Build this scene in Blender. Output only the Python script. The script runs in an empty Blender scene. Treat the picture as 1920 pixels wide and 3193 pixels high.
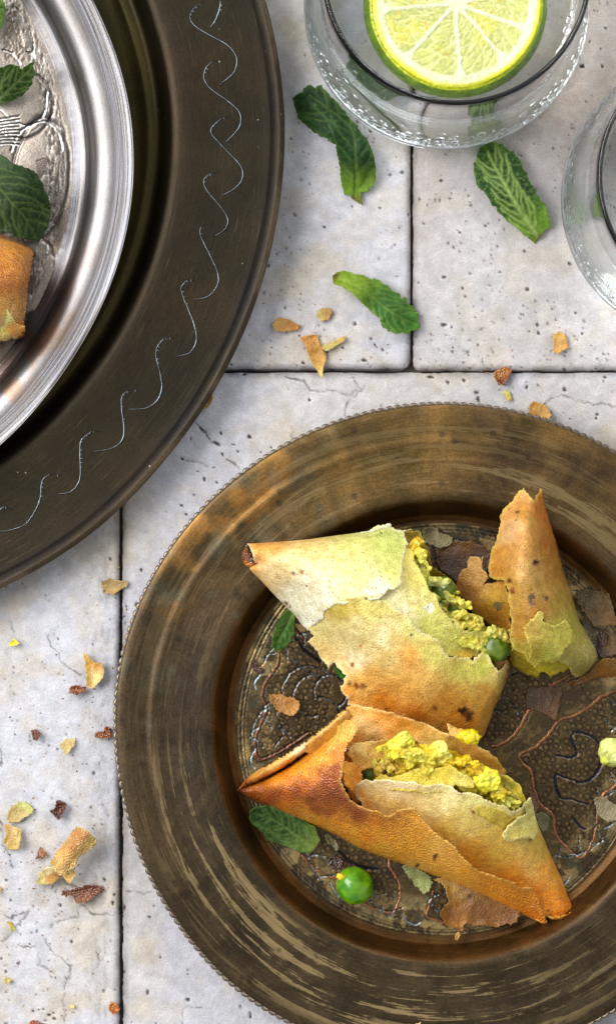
import bpy, math, random
import numpy as np
from mathutils import Vector
from mathutils.geometry import delaunay_2d_cdt
random.seed(7); rng = np.random.default_rng(7)
SC = bpy.context.scene
COL = bpy.context.scene.collection
# ------------------------------------------------------------------ camera, light, exposure
H = 1.0; SP = 1e-4; CX, CY = 960.0, 1596.5          # camera height (m), metres per photo pixel on the table
cam = bpy.data.cameras.new('camera'); cam_o = bpy.data.objects.new('camera', cam); COL.objects.link(cam_o)
cam_o.location = (0, 0, H)
cam.sensor_fit = 'VERTICAL'; cam.sensor_height = 36; cam.lens = 36 * H / (3193 * SP)
cam.clip_start = 0.05; cam.clip_end = 50
SC.camera = cam_o
world = bpy.data.worlds.new('World'); SC.world = world; world.use_nodes = True
bg = world.node_tree.nodes['Background']
bg.inputs[0].default_value = (0.93, 0.965, 1.0, 1); bg.inputs[1].default_value = 0.52
def area(name, loc, target, size, energy, color, size_y=None):
    l = bpy.data.lights.new(name, 'AREA'); l.energy = energy; l.color = color; l.size = size
    l.shape = 'RECTANGLE' if size_y else 'SQUARE'
    if size_y: l.size_y = size_y
    o = bpy.data.objects.new(name, l); COL.objects.link(o); o.location = loc
    o.rotation_euler = (Vector(target) - Vector(loc)).to_track_quat('-Z', 'Y').to_euler(); return o
area('window_light', (-1.05, 0.45, 1.2), (0, -0.02, 0), 1.25, 40.0, (1.0, 0.985, 0.96), 1.1)
area('back_window_light', (0.75, 1.25, 0.95), (0.02, 0.05, 0), 1.1, 15.0, (0.95, 0.98, 1.0), 0.7)
SC.view_settings.view_transform = 'Standard'; SC.view_settings.look = 'None'
SC.view_settings.exposure = 0.0; SC.view_settings.gamma = 1.0
SC.cycles.use_denoising = True
SC.cycles.max_bounces = 16; SC.cycles.transmission_bounces = 14; SC.cycles.glossy_bounces = 6
SC.cycles.sample_clamp_indirect = 25.0; SC.cycles.blur_glossy = 0.05
# ------------------------------------------------------------------ helpers
def P(px, py, h=0.0):
    k = (H - h) / H
    return ((px - CX) * SP * k, (CY - py) * SP * k, h)
def Z(ox, oy, s, pts): return [(ox + x * s, oy + y * s) for x, y in pts]
def lin(c):
    c = np.asarray(c, float) / 255.0
    return np.where(c <= 0.04045, c / 12.92, ((c + 0.055) / 1.055) ** 2.4)
def sm(a, b, x):
    t = np.clip((x - a) / (b - a), 0, 1); return t * t * (3 - 2 * t)
def _hash(i, j, s):
    n = (i.astype(np.int64) * 374761393 + j.astype(np.int64) * 668265263 + s * 974711) & 0xffffffff
    n = ((n ^ (n >> 13)) * 1274126177) & 0xffffffff
    return ((n ^ (n >> 16)) & 0xffff) / 65535.0
def vn(x, y, s=0):
    xi = np.floor(x); yi = np.floor(y); u = x - xi; v = y - yi
    u = u * u * (3 - 2 * u); v = v * v * (3 - 2 * v)
    a = _hash(xi, yi, s); b = _hash(xi + 1, yi, s); c = _hash(xi, yi + 1, s); d = _hash(xi + 1, yi + 1, s)
    return (a * (1 - u) + b * u) * (1 - v) + (c * (1 - u) + d * u) * v
def fbm(x, y, s=0, o=4):
    t = 0; a = 0.5; n = 0
    for k in range(o):
        t = t + a * vn(x, y, s + k * 17); n += a; x = x * 2.03 + 7.1; y = y * 2.03 - 3.3; a *= 0.5
    return t / n
def seg_dist(X, Y, pts):
    """distance and running length of the nearest point of a polyline"""
    best = np.full(X.shape, 1e9); tt = np.zeros(X.shape); L = 0; side = np.zeros(X.shape)
    for (x0, y0), (x1, y1) in zip(pts[:-1], pts[1:]):
        dx, dy = x1 - x0, y1 - y0; l2 = dx * dx + dy * dy + 1e-12; l = math.sqrt(l2)
        t = np.clip(((X - x0) * dx + (Y - y0) * dy) / l2, 0, 1)
        d = np.hypot(X - x0 - t * dx, Y - y0 - t * dy); m = d < best
        best = np.where(m, d, best); tt = np.where(m, L + t * l, tt)
        side = np.where(m, np.sign((X - x0) * dy - (Y - y0) * dx), side); L += l
    return best, tt, side
def smooth_line(pts, step=5.0, closed=False):
    """Catmull-Rom resampling"""
    p = [np.array(q, float) for q in pts]; n = len(p); out = []
    rngi = range(n if closed else n - 1)
    for i in rngi:
        p1, p2 = p[i], p[(i + 1) % n]
        p0 = p[i - 1] if (closed or i > 0) else 2 * p1 - p2
        p3 = p[(i + 2) % n] if (closed or i + 2 < n) else 2 * p2 - p1
        m = max(1, int(np.hypot(*(p2 - p1)) / step))
        for k in range(m):
            t = k / m
            out.append(0.5 * ((2 * p1) + (-p0 + p2) * t + (2 * p0 - 5 * p1 + 4 * p2 - p3) * t * t + (-p0 + 3 * p1 - 3 * p2 + p3) * t ** 3))
    if not closed: out.append(p[-1])
    return [tuple(q) for q in out]
def inside(X, Y, poly):
    r = np.zeros(X.shape, bool); n = len(poly)
    for i in range(n):
        x0, y0 = poly[i]; x1, y1 = poly[(i + 1) % n]
        if y0 == y1: continue
        r ^= ((y0 > Y) != (y1 > Y)) & (X < (x1 - x0) * (Y - y0) / (y1 - y0) + x0)
    return r
def mesh_np(name, V, F, mat, parent=None, col=None, origin=None, smooth=True, attrs=None):
    """V: (n,3), F: list of faces or (m,3|4) int array; vertices in world space, origin moves the object's origin"""
    V = np.asarray(V, float); me = bpy.data.meshes.new(name)
    if origin is None: origin = V.mean(0) if parent is None else (0, 0, 0)
    if parent is not None:
        porg = np.array(parent.get('_org', (0, 0, 0))); W = V - porg - 0
        off = (0, 0, 0)
    else:
        W = V - np.array(origin); off = origin
    if isinstance(F, np.ndarray):
        m, k = F.shape
        me.vertices.add(len(W)); me.vertices.foreach_set('co', W.astype(np.float32).ravel())
        me.loops.add(m * k); me.loops.foreach_set('vertex_index', F.astype(np.int32).ravel())
        me.polygons.add(m); me.polygons.foreach_set('loop_start', np.arange(0, m * k, k, dtype=np.int32))
        me.polygons.foreach_set('loop_total', np.full(m, k, np.int32))
        me.update(calc_edges=True); me.validate()
    else:
        me.from_pydata([tuple(v) for v in W], [], [tuple(int(i) for i in f) for f in F]); me.update()
    if smooth: me.polygons.foreach_set('use_smooth', np.ones(len(me.polygons), bool)); me.update()
    if col is not None:
        a = me.color_attributes.new('col', 'FLOAT_COLOR', 'POINT')
        c = np.ones((len(V), 4), np.float32); c[:, :3] = np.clip(col, 0, 1); a.data.foreach_set('color', c.ravel())
    for k_, v_ in (attrs or {}).items():
        a = me.attributes.new(k_, 'FLOAT', 'POINT'); a.data.foreach_set('value', np.asarray(v_, np.float32))
    if mat: me.materials.append(mat)
    o = bpy.data.objects.new(name, me); COL.objects.link(o); o.location = off
    if parent is not None: o.parent = parent
    o['_org'] = tuple(float(q) for q in (origin if parent is None else parent.get('_org', (0, 0, 0))))
    return o
def tag(o, label=None, cat=None, group=None, kind=None):
    if label: o['label'] = label
    if cat: o['category'] = cat
    if group: o['group'] = group
    if kind: o['kind'] = kind
    return o
def empty(name, loc, label, cat, group=None):
    o = bpy.data.objects.new(name, None); COL.objects.link(o); o.location = loc; o.empty_display_size = 0.01
    o['_org'] = tuple(loc); return tag(o, label, cat, group)
# ------------------------------------------------------------------ material helpers
class NT:
    def __init__(self, name):
        self.m = bpy.data.materials.new(name); self.m.use_nodes = True; self.t = self.m.node_tree
        self.b = self.t.nodes['Principled BSDF']; self.out = self.t.nodes['Material Output']
    def n(self, typ, **kw):
        x = self.t.nodes.new(typ)
        for k, v in kw.items():
            if k.startswith('i_'):
                key = k[2:]; key = int(key) if key.isdigit() else key.replace('_', ' ')
                self.set(x.inputs[key], v)
            else: setattr(x, k, v)
        return x
    def set(self, inp, v):
        if isinstance(v, bpy.types.NodeSocket): self.t.links.new(v, inp)
        else: inp.default_value = v
    def math(self, op, a, b=0.0, c=0.0, clamp=False):
        x = self.t.nodes.new('ShaderNodeMath'); x.operation = op; x.use_clamp = clamp
        self.set(x.inputs[0], a); self.set(x.inputs[1], b); self.set(x.inputs[2], c); return x.outputs[0]
    def mix(self, f, a, b, mode='MIX'):
        x = self.t.nodes.new('ShaderNodeMix'); x.data_type = 'RGBA'; x.blend_type = mode
        self.set(x.inputs[0], f)
        for i, v in ((6, a), (7, b)):
            if not isinstance(v, bpy.types.NodeSocket): v = (*v, 1) if len(v) == 3 else v
            self.set(x.inputs[i], v)
        return x.outputs[2]
    def ramp(self, f, lo, hi):
        x = self.t.nodes.new('ShaderNodeMapRange'); x.interpolation_type = 'SMOOTHSTEP'
        self.set(x.inputs[0], f); x.inputs[1].default_value = lo; x.inputs[2].default_value = hi; return x.outputs[0]
    def pos(self):
        return self.n('ShaderNodeTexCoord').outputs['Object']
    def attr(self, name='col'):
        return self.n('ShaderNodeAttribute', attribute_name=name).outputs['Color']
    def noise(self, vec, scale, detail=4, rough=0.55, dist=0.0):
        x = self.n('ShaderNodeTexNoise', i_Scale=scale, i_Detail=detail, i_Roughness=rough, i_Distortion=dist)
        self.set(x.inputs['Vector'], vec); return x.outputs['Fac']
    def vor(self, vec, scale, feature='F1', rand=1.0):
        x = self.n('ShaderNodeTexVoronoi', feature=feature, i_Scale=scale); x.inputs['Randomness'].default_value = rand
        self.set(x.inputs['Vector'], vec); return x
    def bump(self, h, strength, dist, normal=None):
        x = self.n('ShaderNodeBump', i_Strength=strength, i_Distance=dist, i_Height=h)
        if normal is not None: self.set(x.inputs['Normal'], normal)
        return x.outputs['Normal']
    def base(self, **kw):
        for k, v in kw.items():
            key = {'color': 'Base Color', 'rough': 'Roughness', 'metal': 'Metallic', 'normal': 'Normal', 'ior': 'IOR', 'trans': 'Transmission Weight',
                   'sss': 'Subsurface Weight', 'sssr': 'Subsurface Radius', 'ssss': 'Subsurface Scale', 'coat': 'Coat Weight', 'spec': 'Specular IOR Level',
                   'coatr': 'Coat Roughness', 'aniso': 'Anisotropic', 'alpha': 'Alpha'}[k]
            if isinstance(v, tuple) and len(v) == 3 and k == 'color': v = (*v, 1)
            self.set(self.b.inputs[key], v)
        return self.m
def L3(r, g, b): return tuple(float(q) for q in lin((r, g, b)))
# stone
def mat_stone():
    t = NT('travertine'); p = t.n('ShaderNodeNewGeometry').outputs['Position']; c = t.attr()
    n1 = t.noise(p, 220, 6, 0.7); n2 = t.noise(p, 2100, 3, 0.75); n3 = t.noise(p, 620, 4, 0.65)
    c = t.mix(t.ramp(n1, 0.35, 0.7), t.mix(1.0, c, (0.85, 0.845, 0.85), 'MULTIPLY'), t.mix(1.0, c, (1.07, 1.07, 1.075), 'MULTIPLY'))
    dv = t.n('ShaderNodeTexNoise', i_Scale=900.0, i_Detail=3.0); t.set(dv.inputs['Vector'], p)
    pv = t.n('ShaderNodeVectorMath', operation='MULTIPLY_ADD'); t.set(pv.inputs[0], dv.outputs['Color']); pv.inputs[1].default_value = (.0022,) * 3; t.set(pv.inputs[2], p); p0 = p; p = pv.outputs[0]
    v = t.vor(p, 520); sp = t.math('MULTIPLY', t.ramp(v.outputs['Distance'], 0.16, 0.05), t.ramp(n1, 0.55, 0.70))
    c = t.mix(t.math('MULTIPLY', sp, 0.75), c, L3(92, 82, 78))
    v2 = t.vor(p, 1300); sp2 = t.math('MULTIPLY', t.ramp(v2.outputs['Distance'], 0.25, 0.1), t.ramp(n3, 0.52, 0.7))
    c = t.mix(t.math('MULTIPLY', sp2, 0.38), c, L3(120, 112, 110))
    c = t.mix(t.ramp(n2, 0.3, 0.7), t.mix(1.0, c, (0.76, 0.76, 0.765), 'MULTIPLY'), c)
    h = t.math('SUBTRACT', t.math('ADD', t.math('MULTIPLY', n3, 0.6), t.math('MULTIPLY', n2, 0.35)), t.math('ADD', sp, t.math('MULTIPLY', sp2, 0.5)))
    return t.base(color=c, rough=0.66, spec=0.3, normal=t.bump(t.math('ADD', h, t.math('MULTIPLY', n1, 0.8)), 0.7, 0.00055))
M_STONE = mat_stone()
def mat_simple(name, col, rough=0.6, metal=0.0, **kw):
    t = NT(name); return t.base(color=col, rough=rough, metal=metal, **kw)
def mat_pastry(name='fried_pastry', gloss=0.38, pore=1.0, sss=0.05, blister=0.35, spec=.5):
    t = NT(name); p = t.pos(); c = t.attr()
    n1 = t.noise(p, 420, 5, 0.6); n2 = t.noise(p, 2300, 3, 0.6); n0 = t.noise(p, 90, 4, 0.6)
    c = t.mix(1.0, c, t.mix(t.ramp(n1, 0.3, 0.72), (0.80, 0.74, 0.62), (1.12, 1.12, 1.12)), 'MULTIPLY')
    c = t.mix(1.0, c, t.mix(t.ramp(n0, 0.3, 0.7), (0.90, 0.86, 0.78), (1.05, 1.05, 1.03)), 'MULTIPLY')
    c = t.mix(1.0, c, t.mix(t.ramp(n2, 0.32, 0.68), (0.80, 0.76, 0.68), (1.16, 1.16, 1.16)), 'MULTIPLY')  # fine light and dark grain imitates sparkling highlights in the colour
    v = t.vor(p, 760); d = v.outputs['Distance']
    pick = t.n('ShaderNodeSeparateColor'); t.set(pick.inputs[0], v.outputs['Color'])
    on = t.math('MULTIPLY', t.ramp(pick.outputs[0], 0.55, 0.6), t.ramp(n0, 0.36, 0.5))
    hole = t.math('MULTIPLY', t.ramp(d, 0.22, 0.12), on); rim = t.math('MULTIPLY', t.math('MULTIPLY', t.ramp(d, 0.42, 0.28), on), t.math('SUBTRACT', 1.0, hole))
    c = t.mix(t.math('MULTIPLY', hole, 0.5 * pore), c, L3(120, 75, 30)); c = t.mix(t.math('MULTIPLY', rim, 0.10 * pore), c, L3(250, 240, 190))
    bl = t.math('SUBTRACT', 1.0, t.vor(p, 1900, 'SMOOTH_F1').outputs['Distance'])
    v2 = t.vor(p, 260); k2 = t.n('ShaderNodeSeparateColor'); t.set(k2.inputs[0], v2.outputs['Color'])
    big = t.math('MULTIPLY', t.ramp(v2.outputs['Distance'], 0.16, 0.10), t.ramp(k2.outputs[1], 0.82, 0.84))
    c = t.mix(t.math('MULTIPLY', big, 0.7 * pore), c, L3(90, 50, 20))
    h = t.math('ADD', t.math('ADD', t.math('MULTIPLY', n2, 0.5), t.math('MULTIPLY', n1, 0.7)), t.math('SUBTRACT', t.math('MULTIPLY', bl, blister * 1.3), t.math('MULTIPLY', hole, 0.9)))
    r = t.math('ADD', gloss, t.math('MULTIPLY', t.math('SUBTRACT', n1, 0.5), 0.35))
    return t.base(color=c, rough=r, spec=spec, normal=t.bump(h, 0.7, 0.0006), sss=sss, ssss=0.002, sssr=(1.0, 0.75, 0.3))
M_PASTRY = mat_pastry(); M_BROWN = mat_pastry('browned_pastry', 0.20, 0.3, 0.02, 1.3, .9); M_FLAKE = mat_pastry('thin_pastry', 0.4, 0.5, 0.2)
def mat_filling():
    t = NT('cheese_filling'); p = t.pos(); c = t.attr(); n = t.noise(p, 900, 5, 0.6); n1 = t.noise(p, 260, 3)
    c = t.mix(1.0, c, t.mix(t.ramp(n, 0.3, 0.7), (0.80, 0.74, 0.50), (1.08, 1.10, 1.05)), 'MULTIPLY')
    return t.base(color=c, rough=0.38, normal=t.bump(t.math('ADD', n, n1), 0.7, 0.0006), sss=0.1, ssss=0.0015, sssr=(1.0, 0.8, 0.2))
M_FILL = mat_filling()
def mat_leaf():
    t = NT('mint_leaf'); p = t.pos(); c = t.attr(); n = t.noise(p, 700, 4); n2 = t.noise(p, 120, 3)
    c = t.mix(1.0, c, t.mix(t.ramp(n, 0.3, 0.7), (0.75, 0.8, 0.7), (1.15, 1.12, 1.15)), 'MULTIPLY')
    c = t.mix(1.0, c, t.mix(t.ramp(n2, 0.3, 0.7), (0.85, 0.9, 0.85), (1.1, 1.06, 1.05)), 'MULTIPLY')
    return t.base(color=c, rough=0.6, spec=0.16, normal=t.bump(n, 0.4, 0.0003), sss=0.06, ssss=0.002, sssr=(0.4, 1, 0.2))
M_LEAF = mat_leaf()
def polar_nodes(t):
    p = t.pos(); s = t.n('ShaderNodeSeparateXYZ'); t.set(s.inputs[0], p)
    r = t.math('SQRT', t.math('ADD', t.math('MULTIPLY', s.outputs[0], s.outputs[0]), t.math('MULTIPLY', s.outputs[1], s.outputs[1])))
    th = t.math('ARCTAN2', s.outputs[1], s.outputs[0]); return p, r, th
def ringvec(t, r, th, kr, kt):
    """noise coordinates stretched along the turning direction: seamless because it uses cos/sin of the angle"""
    v = t.n('ShaderNodeCombineXYZ'); t.set(v.inputs[0], t.math('MULTIPLY', t.math('COSINE', th), kt))
    t.set(v.inputs[1], t.math('MULTIPLY', t.math('SINE', th), kt)); t.set(v.inputs[2], t.math('MULTIPLY', r, kr)); return v.outputs[0]
def mat_brass():
    t = NT('aged_brass'); p, r, th = polar_nodes(t); c = t.attr(); st = t.n('ShaderNodeAttribute', attribute_name='streak').outputs['Fac']
    lo = t.noise(ringvec(t, r, th, 380, 2.0), 1.0, 4, 0.55); fine = t.noise(ringvec(t, r, th, 2600, 9), 1.0, 4, 0.6)
    gr = t.noise(p, 1500, 4, 0.7); blot = t.noise(p, 55, 6, 0.65, 0.8); med = t.noise(p, 260, 5, 0.7)
    c = t.mix(1.0, c, t.mix(t.ramp(blot, 0.32, 0.7), (0.62, 0.66, 0.66), (1.25, 1.22, 1.15)), 'MULTIPLY')
    c = t.mix(1.0, c, t.mix(t.ramp(gr, 0.3, 0.7), (0.72, 0.72, 0.7), (1.25, 1.25, 1.25)), 'MULTIPLY')
    # worn bright streaks along the turning direction
    s1 = t.math('ADD', lo, t.math('ADD', t.math('MULTIPLY', t.math('SUBTRACT', fine, 0.5), 0.34), t.math('MULTIPLY', t.math('SUBTRACT', med, 0.5), 0.22)))
    s1 = t.ramp(s1, 0.535, 0.59); s1 = t.math('MULTIPLY', s1, st)
    c = t.mix(t.math('MULTIPLY', s1, 0.85), c, L3(158, 136, 94)); c = t.mix(t.math('MULTIPLY', t.ramp(fine, 0.54, 0.74), 0.2), c, L3(150, 122, 72)); c = t.mix(t.math('MULTIPLY', t.ramp(fine, 0.48, 0.30), 0.4), c, L3(48, 38, 28))
    v = t.vor(p, 260); k = t.n('ShaderNodeSeparateColor'); t.set(k.inputs[0], v.outputs['Color'])
    spot = t.math('MULTIPLY', t.ramp(v.outputs['Distance'], 0.35, 0.2), t.ramp(k.outputs[0], 0.86, 0.88))
    c = t.mix(t.math('MULTIPLY', spot, 0.5), c, L3(50, 40, 34))
    scr = t.noise(ringvec(t, r, th, 6000, 14), 1.0, 2, 0.5)
    h = t.math('ADD', t.math('MULTIPLY', scr, 0.5), t.math('ADD', t.math('MULTIPLY', gr, 0.5), t.math('MULTIPLY', lo, 1.2)))
    ro = t.math('ADD', 0.40, t.math('MULTIPLY', t.math('SUBTRACT', blot, 0.5), 0.5)); ro = t.math('SUBTRACT', ro, t.math('MULTIPLY', s1, 0.05))
    return t.base(color=c, rough=ro, metal=0.72, spec=0.4, normal=t.bump(h, 0.28, 0.0003))
M_BRASS = mat_brass()
def mat_floor(name, metal, rough):
    t = NT(name); p = t.pos(); c = t.attr(); gr = t.noise(p, 1700, 4, 0.7); b = t.noise(p, 130, 5, 0.6)
    c = t.mix(1.0, c, t.mix(t.ramp(gr, 0.3, 0.7), (0.7, 0.7, 0.7), (1.3, 1.3, 1.3)), 'MULTIPLY')
    ro = t.math('ADD', rough, t.math('MULTIPLY', t.math('SUBTRACT', b, 0.5), 0.4))
    return t.base(color=c, rough=ro, metal=metal, normal=t.bump(t.math('ADD', gr, b), 0.3, 0.0003))
M_BFLOOR = mat_floor('engraved_brass', 0.78, 0.30)
def mat_bronze():
    t = NT('dark_bronze'); p, r, th = polar_nodes(t); c = t.attr()
    fine = t.noise(ringvec(t, r, th, 3500, 12), 1.0, 4, 0.6); gr = t.noise(p, 1600, 4, 0.75); blot = t.noise(p, 28, 5, 0.6, 0.5)
    c = t.mix(1.0, c, t.mix(t.ramp(blot, 0.3, 0.7), (0.74, 0.78, 0.80), (1.2, 1.12, 1.0)), 'MULTIPLY')
    c = t.mix(1.0, c, t.mix(t.ramp(gr, 0.3, 0.72), (0.75, 0.75, 0.73), (1.3, 1.28, 1.25)), 'MULTIPLY')
    c = t.mix(t.math('MULTIPLY', t.ramp(fine, 0.58, 0.75), 0.25), c, L3(125, 105, 72))
    v = t.vor(p, 420); k = t.n('ShaderNodeSeparateColor'); t.set(k.inputs[0], v.outputs['Color'])
    sp = t.math('MULTIPLY', t.ramp(v.outputs['Distance'], 0.14, 0.08), t.ramp(k.outputs[0], 0.95, 0.96)); c = t.mix(sp, c, L3(150, 135, 110))
    h = t.math('ADD', t.math('MULTIPLY', fine, 0.9), t.math('MULTIPLY', gr, 0.5))
    ro = t.math('ADD', 0.42, t.math('MULTIPLY', t.math('SUBTRACT', blot, 0.5), 0.3))
    return t.base(color=c, rough=ro, metal=0.75, spec=0.4, normal=t.bump(h, 0.22, 0.0003))
M_BRONZE = mat_bronze()
def mat_silver():
    t = NT('brushed_silver'); p, r, th = polar_nodes(t); c = t.attr()
    br = t.noise(ringvec(t, r, th, 1500, 1.5), 1.0, 3, 0.6); gr = t.noise(p, 1900, 4, 0.7); b = t.noise(p, 60, 4, 0.6)
    band = t.n('ShaderNodeAttribute', attribute_name='streak').outputs['Fac']
    c = t.mix(1.0, c, t.mix(t.ramp(gr, 0.3, 0.7), (0.82, 0.82, 0.82), (1.08, 1.08, 1.1)), 'MULTIPLY')
    c = t.mix(1.0, c, t.mix(t.ramp(b, 0.3, 0.7), (0.9, 0.86, 0.82), (1.05, 1.06, 1.08)), 'MULTIPLY')
    c = t.mix(t.math('MULTIPLY', t.math('MULTIPLY', t.ramp(br, 0.55, 0.40), band), 0.65), c, L3(95, 98, 108))
    h = t.math('ADD', t.math('MULTIPLY', t.math('MULTIPLY', br, band), 2.0), t.math('MULTIPLY', gr, 0.5))
    return t.base(color=c, rough=0.32, metal=0.92, normal=t.bump(h, 0.25, 0.0003))
M_SILVER = mat_silver(); M_SFLOOR = mat_floor('embossed_silver', 0.85, 0.36)
M_GLASS = NT('clear_glass').base(color=(0.978, 0.998, 0.996), rough=0.0, trans=1.0, ior=1.45)
M_WATER = NT('sparkling_water').base(color=(0.995, 1.0, 1.0), rough=0.0, trans=1.0, ior=1.33)
M_BUBBLE = NT('gas_bubble').base(color=(1.0, 1.0, 1.0), rough=0.0, trans=1.0, ior=1.33)   # meshes face inwards: gas inside water
def mat_lime(name, rough, bs, sss):
    t = NT(name); p = t.pos(); c = t.attr(); n = t.noise(p, 900, 4); v = t.vor(p, 900)
    c = t.mix(1.0, c, t.mix(t.ramp(n, 0.3, 0.7), (0.86, 0.88, 0.8), (1.08, 1.06, 1.05)), 'MULTIPLY')
    return t.base(color=c, rough=rough, normal=t.bump(t.math('ADD', n, v.outputs['Distance']), bs, 0.0004), sss=sss, ssss=0.003, sssr=(0.9, 1.0, 0.4))
M_LIME = mat_lime('lime_flesh', 0.25, 0.5, 0.3); M_RIND = mat_lime('lime_rind', 0.25, 0.8, 0.1)
def mat_pea(nm='green_pea', ca=L3(52, 122, 6), cb=L3(112, 164, 18), ro_=.25):
    t = NT(nm); p = t.pos(); n = t.noise(p, 260, 3); c = t.mix(t.ramp(n, 0.3, 0.7), ca, cb)
    return t.base(color=c, rough=ro_, spec=0.5, coat=0.25, coatr=0.1, normal=t.bump(n, 0.3, 0.0006), sss=0.08, ssss=0.003, sssr=(0.5, 1, 0.1))
M_PEA = mat_pea(); M_PEA_OLIVE = mat_pea('shaded_olive_pea', L3(62, 92, 10), L3(108, 128, 28), .4)  # olive pea also darkened in colour, standing in for shade in the filling
M_GROOVE = mat_simple('groove_dark', L3(22, 20, 18), 0.5, 0.6); M_SHINE = mat_simple('groove_bright', L3(175, 190, 200), 0.28, 0.9)
# ------------------------------------------------------------------ field interpolation
def tps(ctrl):
    c = np.array(ctrl, float); xy = c[:, :2] / 500.0; v = c[:, 2]; n = len(c)
    r = np.hypot(xy[:, None, 0] - xy[None, :, 0], xy[:, None, 1] - xy[None, :, 1])
    K = np.where(r > 0, r * r * np.log(r + 1e-12), 0) + np.eye(n) * 1e-3
    Pm = np.c_[np.ones(n), xy]; A = np.zeros((n + 3, n + 3)); A[:n, :n] = K; A[:n, n:] = Pm; A[n:, :n] = Pm.T
    w = np.linalg.solve(A, np.r_[v, 0, 0, 0])
    def f(X, Y):
        X = np.asarray(X, float) / 500.0; Y = np.asarray(Y, float) / 500.0
        r = np.hypot(X[..., None] - xy[:, 0], Y[..., None] - xy[:, 1])
        return (np.where(r > 0, r * r * np.log(r + 1e-12), 0) @ w[:n]) + w[n] + w[n + 1] * X + w[n + 2] * Y
    return f
def colour_field(cp, power=3.3):
    xy = np.array([(a, b) for a, b, _ in cp], float); cc = np.array([lin(c) for _, _, c in cp])
    def f(X, Y):
        # warp a little so blended patches have uneven outlines
        wx = (fbm(X / 60, Y / 60, 5) - 0.5) * 60; wy = (fbm(X / 60, Y / 60, 9) - 0.5) * 60
        d = np.hypot((X + wx)[:, None] - xy[:, 0], (Y + wy)[:, None] - xy[:, 1]) + 6
        w = d ** -power; w /= w.sum(1, keepdims=True); return w @ cc
    return f
def jag(pts, amp, seed, step=5.0):
    """resample a torn edge and roughen it; end points stay"""
    out = []; L = 0
    for i in range(len(pts) - 1):
        a = np.array(pts[i], float); b = np.array(pts[i + 1], float); l = np.hypot(*(b - a)); m = max(1, int(l / step))
        nrm = np.array([-(b - a)[1], (b - a)[0]]) / (l + 1e-9)
        for k in range(m):
            q = a + (b - a) * k / m; s = (L + l * k / m)
            d = (fbm(np.array([s / 26.0]), np.array([seed * 3.7]), seed, 3)[0] - 0.5) * 2 * amp + (vn(np.array([s / 5.0]), np.array([seed * 1.3]), seed + 5)[0] - 0.5) * amp * 1.3 + (vn(np.array([s / 13.0]), np.array([seed * 2.3]), seed + 8)[0] - 0.5) * amp * .8
            if i == 0 and k == 0: d = 0
            out.append(tuple(q + nrm * d))
        L += l
    return out
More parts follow.
